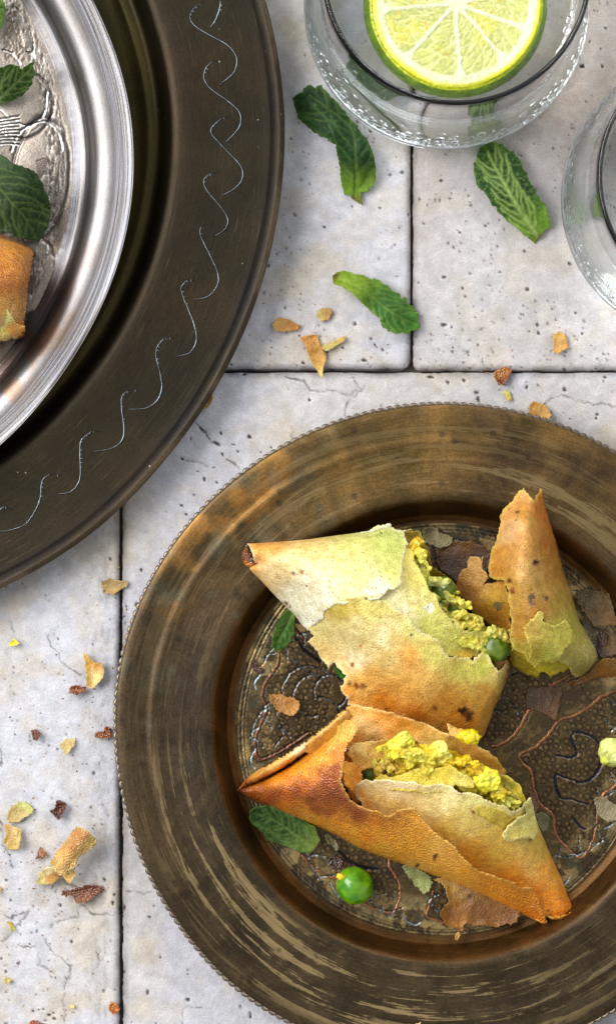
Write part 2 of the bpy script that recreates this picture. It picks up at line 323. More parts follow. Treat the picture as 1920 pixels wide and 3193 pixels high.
def sheet(name, runs, hts, cps, mat, parent=None, R=45.0, hb=1.5, thick=0.35, step=7.0, seed=1, amp=5.0, curl=0.5, rough=0.25, lift=0.0,
          edge_col=None, marks=(), label=None, cat=None, group=None, colmod=None, curl_w=14.0, hmod=None):
    """a thin pastry-like sheet. runs: [(kind, points)] clockwise; kind f = folded (rounds down to hb), t = torn. heights in mm."""
    out = []; kinds = []
    nr = len(runs)
    for i, (k, pts) in enumerate(runs):
        nxt = runs[(i + 1) % nr][1][0]; line = list(pts) + [nxt]
        seg = smooth_line(line, 6.0)[:-1] if k == 'f' else jag(line, amp, seed * 31 + i, 3.6 if step < 5.5 else 5.0)
        out += seg; kinds += [k] * len(seg)
    n = len(out); O = np.array(out)
    x0, y0 = O.min(0); x1, y1 = O.max(0)
    gx, gy = np.meshgrid(np.arange(x0, x1, step), np.arange(y0, y1, step)); gx = gx + (np.arange(gx.shape[0]) % 2)[:, None] * step / 2
    gx = (gx + rng.uniform(-.25, .25, gx.shape) * step).ravel(); gy = (gy + rng.uniform(-.25, .25, gy.shape) * step).ravel()
    m = inside(gx, gy, out); gx, gy = gx[m], gy[m]
    bd = np.full(gx.shape, 1e9)
    for i in range(n):
        j = (i + 1) % n; ax, ay = out[i]; bx, by = out[j]; dx, dy = bx - ax, by - ay; t = np.clip(((gx - ax) * dx + (gy - ay) * dy) / (dx * dx + dy * dy + 1e-9), 0, 1)
        bd = np.minimum(bd, np.hypot(gx - ax - t * dx, gy - ay - t * dy))
    m = bd > step * 0.5; gx, gy = gx[m], gy[m]
    allp = np.vstack([O, np.c_[gx, gy]])
    res = delaunay_2d_cdt([Vector(p) for p in allp], [(i, (i + 1) % n) for i in range(n)], [list(range(n))], 1, 1e-4)
    V2 = np.array([(v.x, v.y) for v in res[0]]); F = np.array([f for f in res[2] if len(f) == 3], int)
    X, Y = V2[:, 0], V2[:, 1]
    h = tps(hts)(X, Y) if len(hts) > 3 else np.full(X.shape, float(np.mean([q[2] for q in hts])))
    def dist_kind(kind):
        d = np.full(X.shape, 1e9); tt = np.zeros(X.shape)
        for i in range(n):
            if kinds[i] != kind: continue
            j = (i + 1) % n; ax, ay = out[i]; bx, by = out[j]; dx, dy = bx - ax, by - ay
            t = np.clip(((X - ax) * dx + (Y - ay) * dy) / (dx * dx + dy * dy + 1e-9), 0, 1); q = np.hypot(X - ax - t * dx, Y - ay - t * dy)
            tt = np.where(q < d, i, tt); d = np.minimum(d, q)
        return d, tt
    df, _ = dist_kind('f'); dt, ti = dist_kind('t')
    hbv = tps(hb)(X, Y) if isinstance(hb, (list, tuple)) else hb
    q = np.clip(df / R, 0, 1); h = np.where(df < R, hbv + (h - hbv) * np.sqrt(np.clip(1 - (1 - q) ** 2, 0, 1)), h)
    h = h + (fbm(X / 70, Y / 70, seed + 40) - 0.5) * rough * 3.2 + (fbm(X / 22, Y / 22, seed + 70) - 0.5) * rough * 1.5
    cu = np.exp(-dt / curl_w); h = h + cu * curl * (0.25 + 1.5 * vn(ti / 9.0, ti * 0 + seed, seed + 3)) + lift
    if hmod is not None: h = hmod(X, Y, h, dt)
    c = colour_field(cps)(X, Y) if len(cps) > 1 else np.tile(lin(cps[0][2]), (len(X), 1))
    if edge_col is not None: c = c + (lin(edge_col) - c) * (np.exp(-dt / 5.0) * 0.6)[:, None]
    for mx, my, mr, mc in marks:
        w = sm(1.15, 0.6, np.hypot(X - mx, Y - my) / mr + (fbm(X / 9, Y / 9, 77) - 0.5) * 1.3)
        c = c + (lin(mc) - c) * w[:, None]
    if parent is not None and mat in (M_PASTRY, M_BROWN, M_FLAKE): c = np.clip(c * (np.array([1.24, 1.25, .74]) if mat is M_BROWN else np.c_[np.full(len(c), 1.13), np.full(len(c), 1.11), .84 + .30 * c.min(1) / (c.max(1) + 1e-6)]), 0, .93)
    elif cat == 'flake' and mat in (M_BROWN, M_FLAKE): c = (.95 * c + .05 * c.mean(1, keepdims=True)) * (np.array([.86, .92, .78]) if mat is M_BROWN else np.array([.86, .91, .80]))
    if colmod is not None: c = colmod(X, Y, c, dt, df)
    hm = h / 1000.0; k = (H - hm); W = np.c_[(X - CX) * SP * k, (CY - Y) * SP * k, hm]
    # orient upwards
    a, b, d_ = W[F[:, 0]], W[F[:, 1]], W[F[:, 2]]; nz = np.cross(b - a, d_ - a)[:, 2]; F[nz < 0] = F[nz < 0][:, ::-1]
    N = len(W); W2 = W.copy(); W2[:, 2] -= thick / 1000.0
    e = {}
    for f in F:
        for u, v in ((f[0], f[1]), (f[1], f[2]), (f[2], f[0])): e[(u, v)] = 1
    side = [(v, u, u + N) for (u, v) in e if (v, u) not in e] + [(v, u + N, v + N) for (u, v) in e if (v, u) not in e]
    FF = np.vstack([F, F[:, ::-1] + N, np.array(side, int)]); VV = np.vstack([W, W2]); CC = np.vstack([c, c])
    org = (float(W[:, 0].mean()), float(W[:, 1].mean()), float(W2[:, 2].min()))
    o = mesh_np(name, VV, FF, mat, parent, CC, org)
    if label: tag(o, label, cat, group)
    return o
_ico = {}
def ico(sub):
    if sub not in _ico:
        import bmesh
        bm = bmesh.new(); bmesh.ops.create_icosphere(bm, subdivisions=sub, radius=1.0)
        _ico[sub] = (np.array([v.co[:] for v in bm.verts]), np.array([[v.index for v in f.verts] for f in bm.faces])); bm.free()
    return _ico[sub]
def lumps(name, items, mat, parent=None, origin=None, sub=2, noise=0.35):
    """items: (px,py,h_mm,(rx,ry,rz) mm,rgb) irregular lumps joined in one mass"""
    Vb, Fb = ico(sub); VV = []; FF = []; CC = []; n = 0
    for i, (px, py, h, r, c) in enumerate(items):
        s = rng.uniform(0, 100, 3)
        d = 1 + noise * (2 * fbm(Vb[:, 0] * 1.7 + s[0], Vb[:, 1] * 1.7 + Vb[:, 2] * 2.3 + s[1], i, 3) - 1) * 1.6
        v = Vb * d[:, None] * np.array(r) / 1000.0
        a = rng.uniform(0, 6.28); ca, sa = math.cos(a), math.sin(a); tl = rng.uniform(-.6, .6)
        v = np.c_[v[:, 0] * ca - v[:, 1] * sa, v[:, 0] * sa + v[:, 1] * ca, v[:, 2]]
        v = np.c_[v[:, 0], v[:, 1] * math.cos(tl) - v[:, 2] * math.sin(tl), v[:, 1] * math.sin(tl) + v[:, 2] * math.cos(tl)]
        v = v + np.array(P(px, py, h / 1000.0)); VV.append(v); FF.append(Fb + n); n += len(v)
        CC.append(np.tile(lin(c), (len(v), 1)) * rng.uniform(0.9, 1.1))
    V = np.vstack(VV); return mesh_np(name, V, np.vstack(FF), mat, parent, np.vstack(CC), origin)
# ------------------------------------------------------------------ tiled table top
table = empty('tiled_tabletop', (0, 0, 0), 'pale tumbled travertine tiles laid with dark open joints', 'table'); del table['category']; table['kind'] = 'structure'
base_v = [(-.62, -.62, -.0095), (.62, -.62, -.0095), (.62, .62, -.0095), (-.62, .62, -.0095), (-.62, -.62, -.03), (.62, -.62, -.03), (.62, .62, -.03), (-.62, .62, -.03)]
mesh_np('bedding', base_v, [(0, 1, 2, 3), (7, 6, 5, 4), (0, 4, 5, 1), (1, 5, 6, 2), (2, 6, 7, 3), (3, 7, 4, 0)], mat_simple('joint_dirt', L3(20, 17, 15), 0.9), table, smooth=False)
# (x, y, half width, half height, rotation deg) in photo pixels: pits of the stone
PITS = []
for zx, zy, zs, lst in [
    (700, 750, .822, [(832,138,20,8,-10),(833,320,22,14,-5),(1147,185,11,10,20),(1185,318,9,20,0),(1188,350,10,14,0),(903,180,8,5,0),(1355,352,8,5,0),(865,405,5,7,0),(960,397,5,7,0),(1410,660,14,8,0),(1408,675,5,10,0),
        (1145,557,8,14,10),(1289,562,8,18,8),(905,530,14,9,20),(955,575,14,10,40),(962,603,10,22,0),(846,540,9,17,-12),(93,745,12,7,0),(1440,520,8,9,0),(322,605,6,8,0),(1187,550,5,7,0),(495,316,10,16,30),(530,455,26,9,0),
        (556,372,9,6,0),(570,395,10,6,30),(600,415,12,6,50),(447,408,6,6,0),(390,422,7,5,20),(165,95,5,14,10),(288,203,5,5,0),(300,465,7,5,0),(735,160,7,5,0),(1045,120,5,5,0),(1155,345,6,4,0),(1255,300,5,5,0),(1125,280,5,8,0),
        (1330,275,8,6,0),(75,510,14,7,0),(1290,490,8,4,0),(1410,487,7,4,0),(780,518,28,6,4),(860,330,5,5,0),(1010,55,4,4,0),(1310,90,9,10,0),(1360,20,4,4,0),(1005,170,4,4,0),(930,125,5,4,0)]),
    (560, 980, .2917, [(238,1228,62,22,35),(400,1385,95,24,28),(440,1275,28,38,0),(745,1310,34,20,0),(265,1765,20,52,-18),(30,1545,48,20,35),(155,1933,28,22,0),(22,2045,34,28,0),(118,1335,10,48,0),(570,1392,26,7,0),(830,500,14,12,0),
        (1315,512,14,26,25),(550,535,14,22,-30),(700,640,30,24,10),(625,1470,36,8,40),(870,1475,18,20,0),(980,1425,16,10,0),(460,1500,10,40,-10),(75,2140,16,18,0),(400,1800,26,14,20),(360,1640,26,9,10),(190,1680,20,7,0)]),
    (1400, 0, .35, [(1390,250,22,14,-15),(1345,435,14,9,0),(1360,590,12,14,0),(1180,590,38,20,0),(750,1280,7,9,0),(1215,905,7,5,0),(1250,370,7,14,0),(1265,855,7,9,0),(265,1278,6,9,0),(640,1385,10,6,0)]),
    (900, 0, .687, [(368,597,13,6,0),(515,782,16,13,10),(460,795,12,9,0),(690,820,12,11,0),(412,942,6,5,0),(10,630,7,6,0),(15,690,9,4,-60),(287,937,8,5,0),(75,250,6,20,10),(890,1025,8,4,0),(775,1055,10,6,30),(1070,1140,7,7,0),(1270,1195,8,10,0),
        (1330,300,16,10,0),(1420,300,6,6,0),(1385,545,8,8,0),(610,1015,6,5,0),(730,900,8,5,0),(160,1030,10,5,0),(330,760,6,5,0)]),
    (0, 2800, .283, [(790,485,22,32,0),(207,730,18,46,5),(370,1245,14,18,0),(65,810,22,30,0),(105,1130,9,9,0),(480,1225,8,16,0),(600,1330,22,18,0),(545,1290,26,22,0),(595,1270,18,22,0),(500,1350,26,12,0),(670,85,14,34,0),(20,670,14,14,0),(72,1035,8,7,0),
        (1270,1020,22,7,-15),(615,880,7,12,0),(70,1380,40,10,0),(120,25,14,10,40),(1245,60,34,60,0)]),
    (0, 2400, .283, [(1150,1210,28,38,-10),(75,1215,28,20,0),(125,1440,12,18,-30),(585,1290,10,14,0),(495,1335,5,14,0),(1130,600,8,6,0),(1265,1380,30,40,0)]),
    (0, 1700, .337, [(1310,225,26,34,-35),(1150,660,40,12,-30),(1265,545,18,34,30),(255,1060,10,10,0),(420,460,14,14,0),(1020,130,10,30,-15),(540,870,14,18,0),(870,2110,30,38,-20)]),
    (0, 2400, .539, [(720,800,20,34,0),(865,852,16,8,0),(1090,1330,22,14,0),(1450,1420,10,40,0),(855,1290,14,40,25),(720,1170,14,20,0),(930,1085,6,6,0)])]:
    for a, b, w, h_, ro in lst: PITS.append((zx + a * zs, zy + b * zs, w * zs * .5 + 1.2, h_ * zs * .5 + 1.2, ro))
CRACKS = [Z(0, 2800, .283, q) for q in ([(575,330),(600,280),(700,245),(850,215),(870,100),(920,75),(950,90)], [(950,90),(1030,180),(1180,178),(1300,195)], [(500,430),(550,560),(620,630),(700,670),(770,760),(785,850),(720,970),(700,1130),(720,1280),(700,1400)],
     [(0,490),(60,460),(130,380),(230,270),(330,165)], [(200,510),(270,540),(400,535)], [(430,600),(440,730),(520,780),(600,820)], [(1070,600),(1095,680),(1085,760)])] + \
    [Z(0, 2400, .283, q) for q in ([(0,560),(40,640),(30,820),(100,900),(140,1070)], [(680,1170),(740,1260),(830,1290),(870,1320)], [(330,1570),(130,1640),(60,1600)])] + \
    [Z(800, 1150, .755, q) for q in ([(120,30),(190,50),(220,90),(300,90),(380,110),(430,80),(400,40)], [(450,70),(410,105),(380,130),(365,190),(360,260)], [(1180,160),(1200,130),(1260,110),(1350,140),(1480,155)], [(150,240),(148,300)])] + \
    [Z(560, 980, .2917, q) for q in ([(160,1140),(200,1200),(290,1280),(300,1330),(400,1400)], [(500,1560),(600,1600),(640,1665)], [(1120,640),(1200,690),(1280,700),(1340,740),(1371,780)], [(60,1570),(200,1580),(300,1610)])] + \
    [Z(0, 1700, .337, q) for q in ([(450,830),(480,930),(550,1000),(570,1070),(620,1130),(760,1200)], [(90,700),(130,790)], [(0,1880),(20,2050)], [(1140,480),(1180,620)])] + \
    [Z(0, 2400, .539, q) for q in ([(1060,1471),(1055,1385),(1090,1365),(1220,1390)], [(740,705),(890,715)])]
LEDGES = [(372, 2750, 2890)]
def tile_cols(X, Y, tone):
    """stone colour before light: X, Y in photo pixels"""
    b = fbm(X / 330, Y / 330, 3, 4); s = fbm(X / 90, Y / 90, 21, 5); g = fbm(X / 34, Y / 34, 33, 4)
    c = np.ones(X.shape + (3,)) * lin(tone)
    warm = sm(.46, .66, b)[..., None] * 0.5 + sm(.5, .68, s)[..., None] * 0.5
    c = c * (1 - warm) + warm * lin((206, 196, 184))
    c = c * (0.86 + 0.26 * g[..., None])
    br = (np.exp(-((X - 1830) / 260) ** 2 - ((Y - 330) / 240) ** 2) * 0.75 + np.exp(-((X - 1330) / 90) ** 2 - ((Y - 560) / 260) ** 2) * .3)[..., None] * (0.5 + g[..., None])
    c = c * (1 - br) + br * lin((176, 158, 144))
    return c
def make_tile(px0, px1, py0, py1, tone, rnd, seed, fine=True, wear=0):
    vx0, vx1, vy0, vy1 = -70, 1990, -70, 3265
    def lines(a, b, lo, hi, f, c):
        s = [a]; x = a
        while x < b - 1e-6:
            st = f if (fine and lo <= x < hi) else c
            if (fine and x < lo): st = min(c, lo - x) if lo - x > 1 else f
            x = min(b, x + st); s.append(x)
        return np.array(s)
    xs = lines(px0 - 3, px1 + 3, vx0, vx1, 4.0, 28.0); ys = lines(py0 - 3, py1 + 3, vy0, vy1, 4.0, 28.0)
    if fine:
        xs = np.unique(np.r_[xs, np.arange(px0 - 3, px0 + 22, 3.0), np.arange(px1 - 19, px1 + 3.1, 3.0)]); ys = np.unique(np.r_[ys, np.arange(py0 - 3, py0 + 22, 3.0), np.arange(py1 - 19, py1 + 3.1, 3.0)])
    X, Y = np.meshgrid(xs, ys)
    # rounded rectangle distance (positive inside)
    hx, hy = (px1 - px0) / 2, (py1 - py0) / 2; cx, cy = (px0 + px1) / 2, (py0 + py1) / 2
    rc = 26.0; qx = np.abs(X - cx) - hx + rc; qy = np.abs(Y - cy) - hy + rc
    d = -(np.hypot(np.maximum(qx, 0), np.maximum(qy, 0)) + np.minimum(np.maximum(qx, qy), 0) - rc)
    en = (fbm(X / 55, Y / 55, seed + 50, 3) - 0.5) * 5.0 + (fbm(X / 11, Y / 11, seed + 60, 2) - 0.5) * 2.0
    d = d + en - 0.5; Rr = 9 + rnd * 26 * fbm(X / 160, Y / 160, seed + 90, 2)
    q = np.clip(d / Rr, 0, 1); z = -(1 - np.sqrt(np.clip(1 - (1 - q) ** 2, 0, 1))) * Rr * 0.55
    z = np.where(d <= 0, -80.0, z)
    z = z + (fbm(X / 120, Y / 120, seed) - .5) * 2.5 * (d > 0) + (fbm(X / 16, Y / 16, seed + 7, 3) - .5) * 1.2 * (d > 0)
    c = tile_cols(X, Y, tone); dirt_shade = np.zeros(X.shape)
    edge = sm(26, 0, d) * (0.25 + 1.1 * fbm(X / 40, Y / 40, seed + 11, 4)); dirt_shade = np.maximum(dirt_shade, edge * 0.62)
    if fine:
        for (a, b, w, h_, ro) in PITS:
            if not (px0 - 5 < a < px1 + 5 and py0 - 5 < b < py1 + 5): continue
            rr = max(w, h_) * 1.6 + 8
            i0, i1 = np.searchsorted(xs, a - rr), np.searchsorted(xs, a + rr); j0, j1 = np.searchsorted(ys, b - rr), np.searchsorted(ys, b + rr)
            if i1 - i0 < 2 or j1 - j0 < 2: continue
            sx, sy = X[j0:j1, i0:i1], Y[j0:j1, i0:i1]; t = math.radians(ro); dx, dy = sx - a, sy - b
            u = (dx * math.cos(t) + dy * math.sin(t)) / (w + 1.5); v = (-dx * math.sin(t) + dy * math.cos(t)) / (h_ + 1.5)
            rad = np.hypot(u, v) + (fbm(sx / 7, sy / 7, seed + 5, 2) - .5) * 0.9
            dep = sm(1.05, 0.45, rad); z[j0:j1, i0:i1] -= dep * min(9, 2.5 + 0.45 * min(w, h_)); dirt_shade[j0:j1, i0:i1] = np.maximum(dirt_shade[j0:j1, i0:i1], dep * 0.93)  # pit colour darkened for dirt and for the shade inside
            halo = sm(1.6, 1.0, rad) * (1 - dep); c[j0:j1, i0:i1] *= (1 + 0.10 * halo[..., None])
        for ci, cr in enumerate(CRACKS):
            xx = [q[0] for q in cr]; yy = [q[1] for q in cr]; i0, i1 = np.searchsorted(xs, min(xx) - 15), np.searchsorted(xs, max(xx) + 15); j0, j1 = np.searchsorted(ys, min(yy) - 15), np.searchsorted(ys, max(yy) + 15)
            if i1 - i0 < 2 or j1 - j0 < 2: continue
            sx, sy = X[j0:j1, i0:i1], Y[j0:j1, i0:i1]; wx = sx + (fbm(sx / 14, sy / 14, 3, 3) - .5) * 16; wy = sy + (fbm(sx / 14, sy / 14, 8, 3) - .5) * 16
            dd, tt, _ = seg_dist(wx, wy, cr); wv = 0.9 + 2.4 * vn(tt / 22, tt * 0 + ci, 4); k = sm(wv + 2.2, wv * 0.3, dd) * (0.35 + 0.65 * vn(tt / 30, tt * 0 + ci, 9))
            z[j0:j1, i0:i1] -= k * 3.0; dirt_shade[j0:j1, i0:i1] = np.maximum(dirt_shade[j0:j1, i0:i1], k * 0.8)
        # scatter of pin holes, clustered
        nP = int((px1 - px0) * (py1 - py0) / 5200)
        pp = rng.uniform((max(px0, vx0), max(py0, vy0)), (min(px1, vx1), min(py1, vy1)), (nP if wear else nP // 3, 2)) if min(px1, vx1) > max(px0, vx0) else []
        for a, b in pp:
            if fbm(np.array([a / 150]), np.array([b / 150]), 44, 3)[0] < 0.5: continue
            w = rng.uniform(2.0, 4.5); i0, i1 = np.searchsorted(xs, a - 12), np.searchsorted(xs, a + 12); j0, j1 = np.searchsorted(ys, b - 12), np.searchsorted(ys, b + 12)
            sx, sy = X[j0:j1, i0:i1], Y[j0:j1, i0:i1]; k = sm(w + 1.5, w * .4, np.hypot(sx - a, (sy - b) * rng.uniform(.6, 1.5)) + (fbm(sx / 4, sy / 4, 5, 2) - .5) * 4)
            z[j0:j1, i0:i1] -= k * 2.5; dirt_shade[j0:j1, i0:i1] = np.maximum(dirt_shade[j0:j1, i0:i1], k * rng.uniform(.4, .9))
        # flaky worn streaks along the edge of the lower left tile
        fl = sm(0.52, 0.62, fbm(X / 10, Y / 26, seed + 101, 4)) * np.exp(-((X - 318) / 36) ** 2) * (Y > 1400) * (X < 377)
        z -= fl * 0.7; dirt_shade = np.maximum(dirt_shade, fl * 0.20)
    c = c * (1 - dirt_shade[..., None]) + dirt_shade[..., None] * lin((58, 47, 42))
    zz = z / 10.0 / 1000.0
    V = np.c_[((X - CX) * SP).ravel(), ((CY - Y) * SP).ravel(), zz.ravel()]
    ny, nx = X.shape; idx = np.arange(ny * nx).reshape(ny, nx)
    F = np.c_[idx[:-1, :-1].ravel(), idx[1:, :-1].ravel(), idx[1:, 1:].ravel(), idx[:-1, 1:].ravel()]
    mesh_np('tile', V, F, M_STONE, table, c.reshape(-1, 3))
make_tile(-1623, 373, 1162, 3322, (208, 208, 214), 0.5, 1)
make_tile(382, 2381, 1161, 3322, (207, 206, 212), 0.55, 2)
make_tile(-719, 1280, -1002, 1152, (206, 205, 211), 0.9, 3, wear=1)
make_tile(1286, 3287, -1002, 1157, (204, 199, 199), 1.15, 4, wear=1)
for (a, b, c_, d_) in [(-2719, -723, -1002, 1156), (-3623, -1628, 1162, 3322), (2386, 4386, 1162, 3322), (-719, 1281, 3328, 5400), (1287, 3287, 3328, 5400), (-2719, -724, 3328, 5400), (-1623, 376, -3100, -1008), (381, 2381, -3100, -1008), (-3623, -1628, -3100, -1008)]:
    make_tile(a, b, c_, d_, (214, 212, 216), 0.9, 9, fine=False)
# ------------------------------------------------------------------ plates
def wob(table_, th):
    if not table_: return 0 * th
    a = np.array([q[0] for q in table_]); v = np.array([q[1] for q in table_]); g = np.arange(-220, 221, 1.0)
    w = np.interp((g + 180) % 360 - 180, a, v); kr = np.exp(-(np.arange(-18, 19) / 8.0) ** 2); w = np.convolve(w, kr / kr.sum(), 'same'); return np.interp(np.degrees(th), g, w)
def lathe(name, cx, cy, prof, nth, mat, parent, colf, wobt=None, attrs=None, step=0.8, zmod=None, rmod=None):
    """prof: list of (r_mm, z_mm); cx, cy world centre. Smooth profile, one mesh."""
    line = smooth_line(prof, step); R_ = np.array([p[0] for p in line]); Zp = np.array([p[1] for p in line])
    th = -np.pi + np.arange(nth) * 2 * np.pi / nth
    RR, TH = np.meshgrid(R_, th, indexing='ij'); ZZ = np.repeat(Zp[:, None], nth, 1)
    S = np.repeat(np.arange(len(R_))[:, None], nth, 1)
    R2 = RR + wob(wobt, TH) * RR / R_.max() * 0.1 if wobt else RR.copy()
    if rmod: R2 = rmod(R2, TH, S)
    if zmod: ZZ = zmod(RR, TH, ZZ)
    V = np.c_[(cx + R2 * np.cos(TH) / 1000).ravel(), (cy + R2 * np.sin(TH) / 1000).ravel(), (ZZ / 1000).ravel()]
    n = len(R_); idx = np.arange(n * nth).reshape(n, nth); nx = np.roll(idx, -1, 1)
    F = np.c_[idx[:-1].ravel(), idx[1:].ravel(), nx[1:].ravel(), nx[:-1].ravel()]
    c = colf(RR, TH).reshape(-1, 3)
    at = {k: f(RR, TH).ravel() for k, f in (attrs or {}).items()}
    return mesh_np(name, V, F, mat, parent, c, attrs=at)
def ang(TH, deg, width):
    d = np.abs((np.degrees(TH) - deg + 180) % 360 - 180); return sm(width, 0, d)
# small brass plate ------------------------------------------------
bc = P(1380, 2281, 0.012); bcx, bcy = bc[0], bc[1]
brass = empty('brass_plate', (bcx, bcy, 0), 'round aged brass plate with beaded edge and engraved well, holding the torn pastries', 'plate')
W_SMALL = [(-180, -2), (-171, -8), (-160, -6), (-150, -3), (-142, -4), (-135, 5), (-127, 7), (-100, 0), (0, 0), (90, 1), (120, -3), (135, -1), (150, 2), (165, 6), (175, 2), (180, -2)]
def brass_col(RR, TH):
    c = np.ones(RR.shape + (3,)) * lin((72, 58, 40)); X = RR * np.cos(TH); Y = RR * np.sin(TH)
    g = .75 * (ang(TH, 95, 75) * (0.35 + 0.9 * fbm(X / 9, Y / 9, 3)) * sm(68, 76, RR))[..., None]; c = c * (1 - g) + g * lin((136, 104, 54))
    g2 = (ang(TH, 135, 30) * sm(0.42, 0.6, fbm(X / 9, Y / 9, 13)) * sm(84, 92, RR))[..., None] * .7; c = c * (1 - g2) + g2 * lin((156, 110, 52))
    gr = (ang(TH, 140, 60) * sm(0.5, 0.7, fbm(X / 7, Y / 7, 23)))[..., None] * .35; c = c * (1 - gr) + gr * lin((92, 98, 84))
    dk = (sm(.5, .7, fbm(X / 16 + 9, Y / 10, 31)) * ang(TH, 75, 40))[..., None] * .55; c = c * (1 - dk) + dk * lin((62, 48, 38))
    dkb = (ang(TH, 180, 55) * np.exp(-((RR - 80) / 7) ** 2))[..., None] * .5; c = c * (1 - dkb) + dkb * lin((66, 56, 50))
    w = (sm(72.5, 70, RR) * sm(62, 66, RR))[..., None]; c = c * (1 - w) + w * lin((86, 58, 26))
    return c
prof = [(64.2, 1.9), (65.3, 2.0), (65.9, 2.6), (66.6, 2.7), (67.2, 3.6), (68.4, 6.2), (69.6, 9.0), (70.8, 10.6), (72.2, 11.3), (74.5, 11.5), (80, 11.4), (86, 11.6), (89.2, 12.1), (90.4, 12.0), (91.8, 11.8), (95, 12.2), (98.5, 12.3), (100.3, 12.0), (101.0, 11.6)]
def brass_z(RR, TH, ZZ):
    X = RR * np.cos(TH); Y = RR * np.sin(TH)
    return ZZ + (fbm(X / 15, Y / 15, 2) - .5) * 0.45 * sm(70, 75, RR) + 0.25 * np.exp(-((RR - 83.5) / .5) ** 2) * ang(TH, 70, 60)
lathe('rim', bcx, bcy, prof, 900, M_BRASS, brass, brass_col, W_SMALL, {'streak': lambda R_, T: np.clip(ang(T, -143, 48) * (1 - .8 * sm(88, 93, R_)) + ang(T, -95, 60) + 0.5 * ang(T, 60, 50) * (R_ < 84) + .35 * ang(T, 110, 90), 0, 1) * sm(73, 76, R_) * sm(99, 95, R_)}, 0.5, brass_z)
lathe('underside', bcx, bcy, [(101.0, 11.5), (99, 10.9), (90, 11.0), (74, 10.4), (70.5, 9.4), (68, 4.5), (66, 1.0), (60, 0.3), (20, 0.3)], 360, M_BRASS, brass, brass_col, W_SMALL, {'streak': lambda R_, T: R_ * 0}, 1.5)
# beaded edge: one ring of small links
nb = 248; nth = nb * 8
th = -np.pi + np.arange(nth) * 2 * np.pi / nth; ph = np.linspace(0, 2 * np.pi, 9)[:-1]
PH, TH = np.meshgrid(ph, th, indexing='ij'); lob = np.abs(np.sin(TH * nb / 2)) ** 0.6
rad = 0.42 + 0.18 * lob; rc_ = 100.5 + wob(W_SMALL, TH) * 0.1 + 0.5 * lob
RR = rc_ + rad * np.cos(PH) * 1.15; ZZ = 11.55 + rad * np.sin(PH) * 0.95
V = np.c_[(bcx + RR * np.cos(TH) / 1000).ravel(), (bcy + RR * np.sin(TH) / 1000).ravel(), (ZZ / 1000).ravel()]
idx = np.arange(8 * nth).reshape(8, nth); nx = np.roll(idx, -1, 1); up = np.roll(idx, -1, 0); upn = np.roll(nx, -1, 0)
F = np.c_[idx.ravel(), nx.ravel(), upn.ravel(), up.ravel()]
cb = (np.ones(PH.shape + (3,)) * lin((128, 114, 98))) * (0.22 + 0.80 * lob[..., None]); mesh_np('beaded_edge', V, F, M_BFLOOR, brass, cb.reshape(-1, 3))  # beads lighter, gaps darker: highlight and shade put into the colour
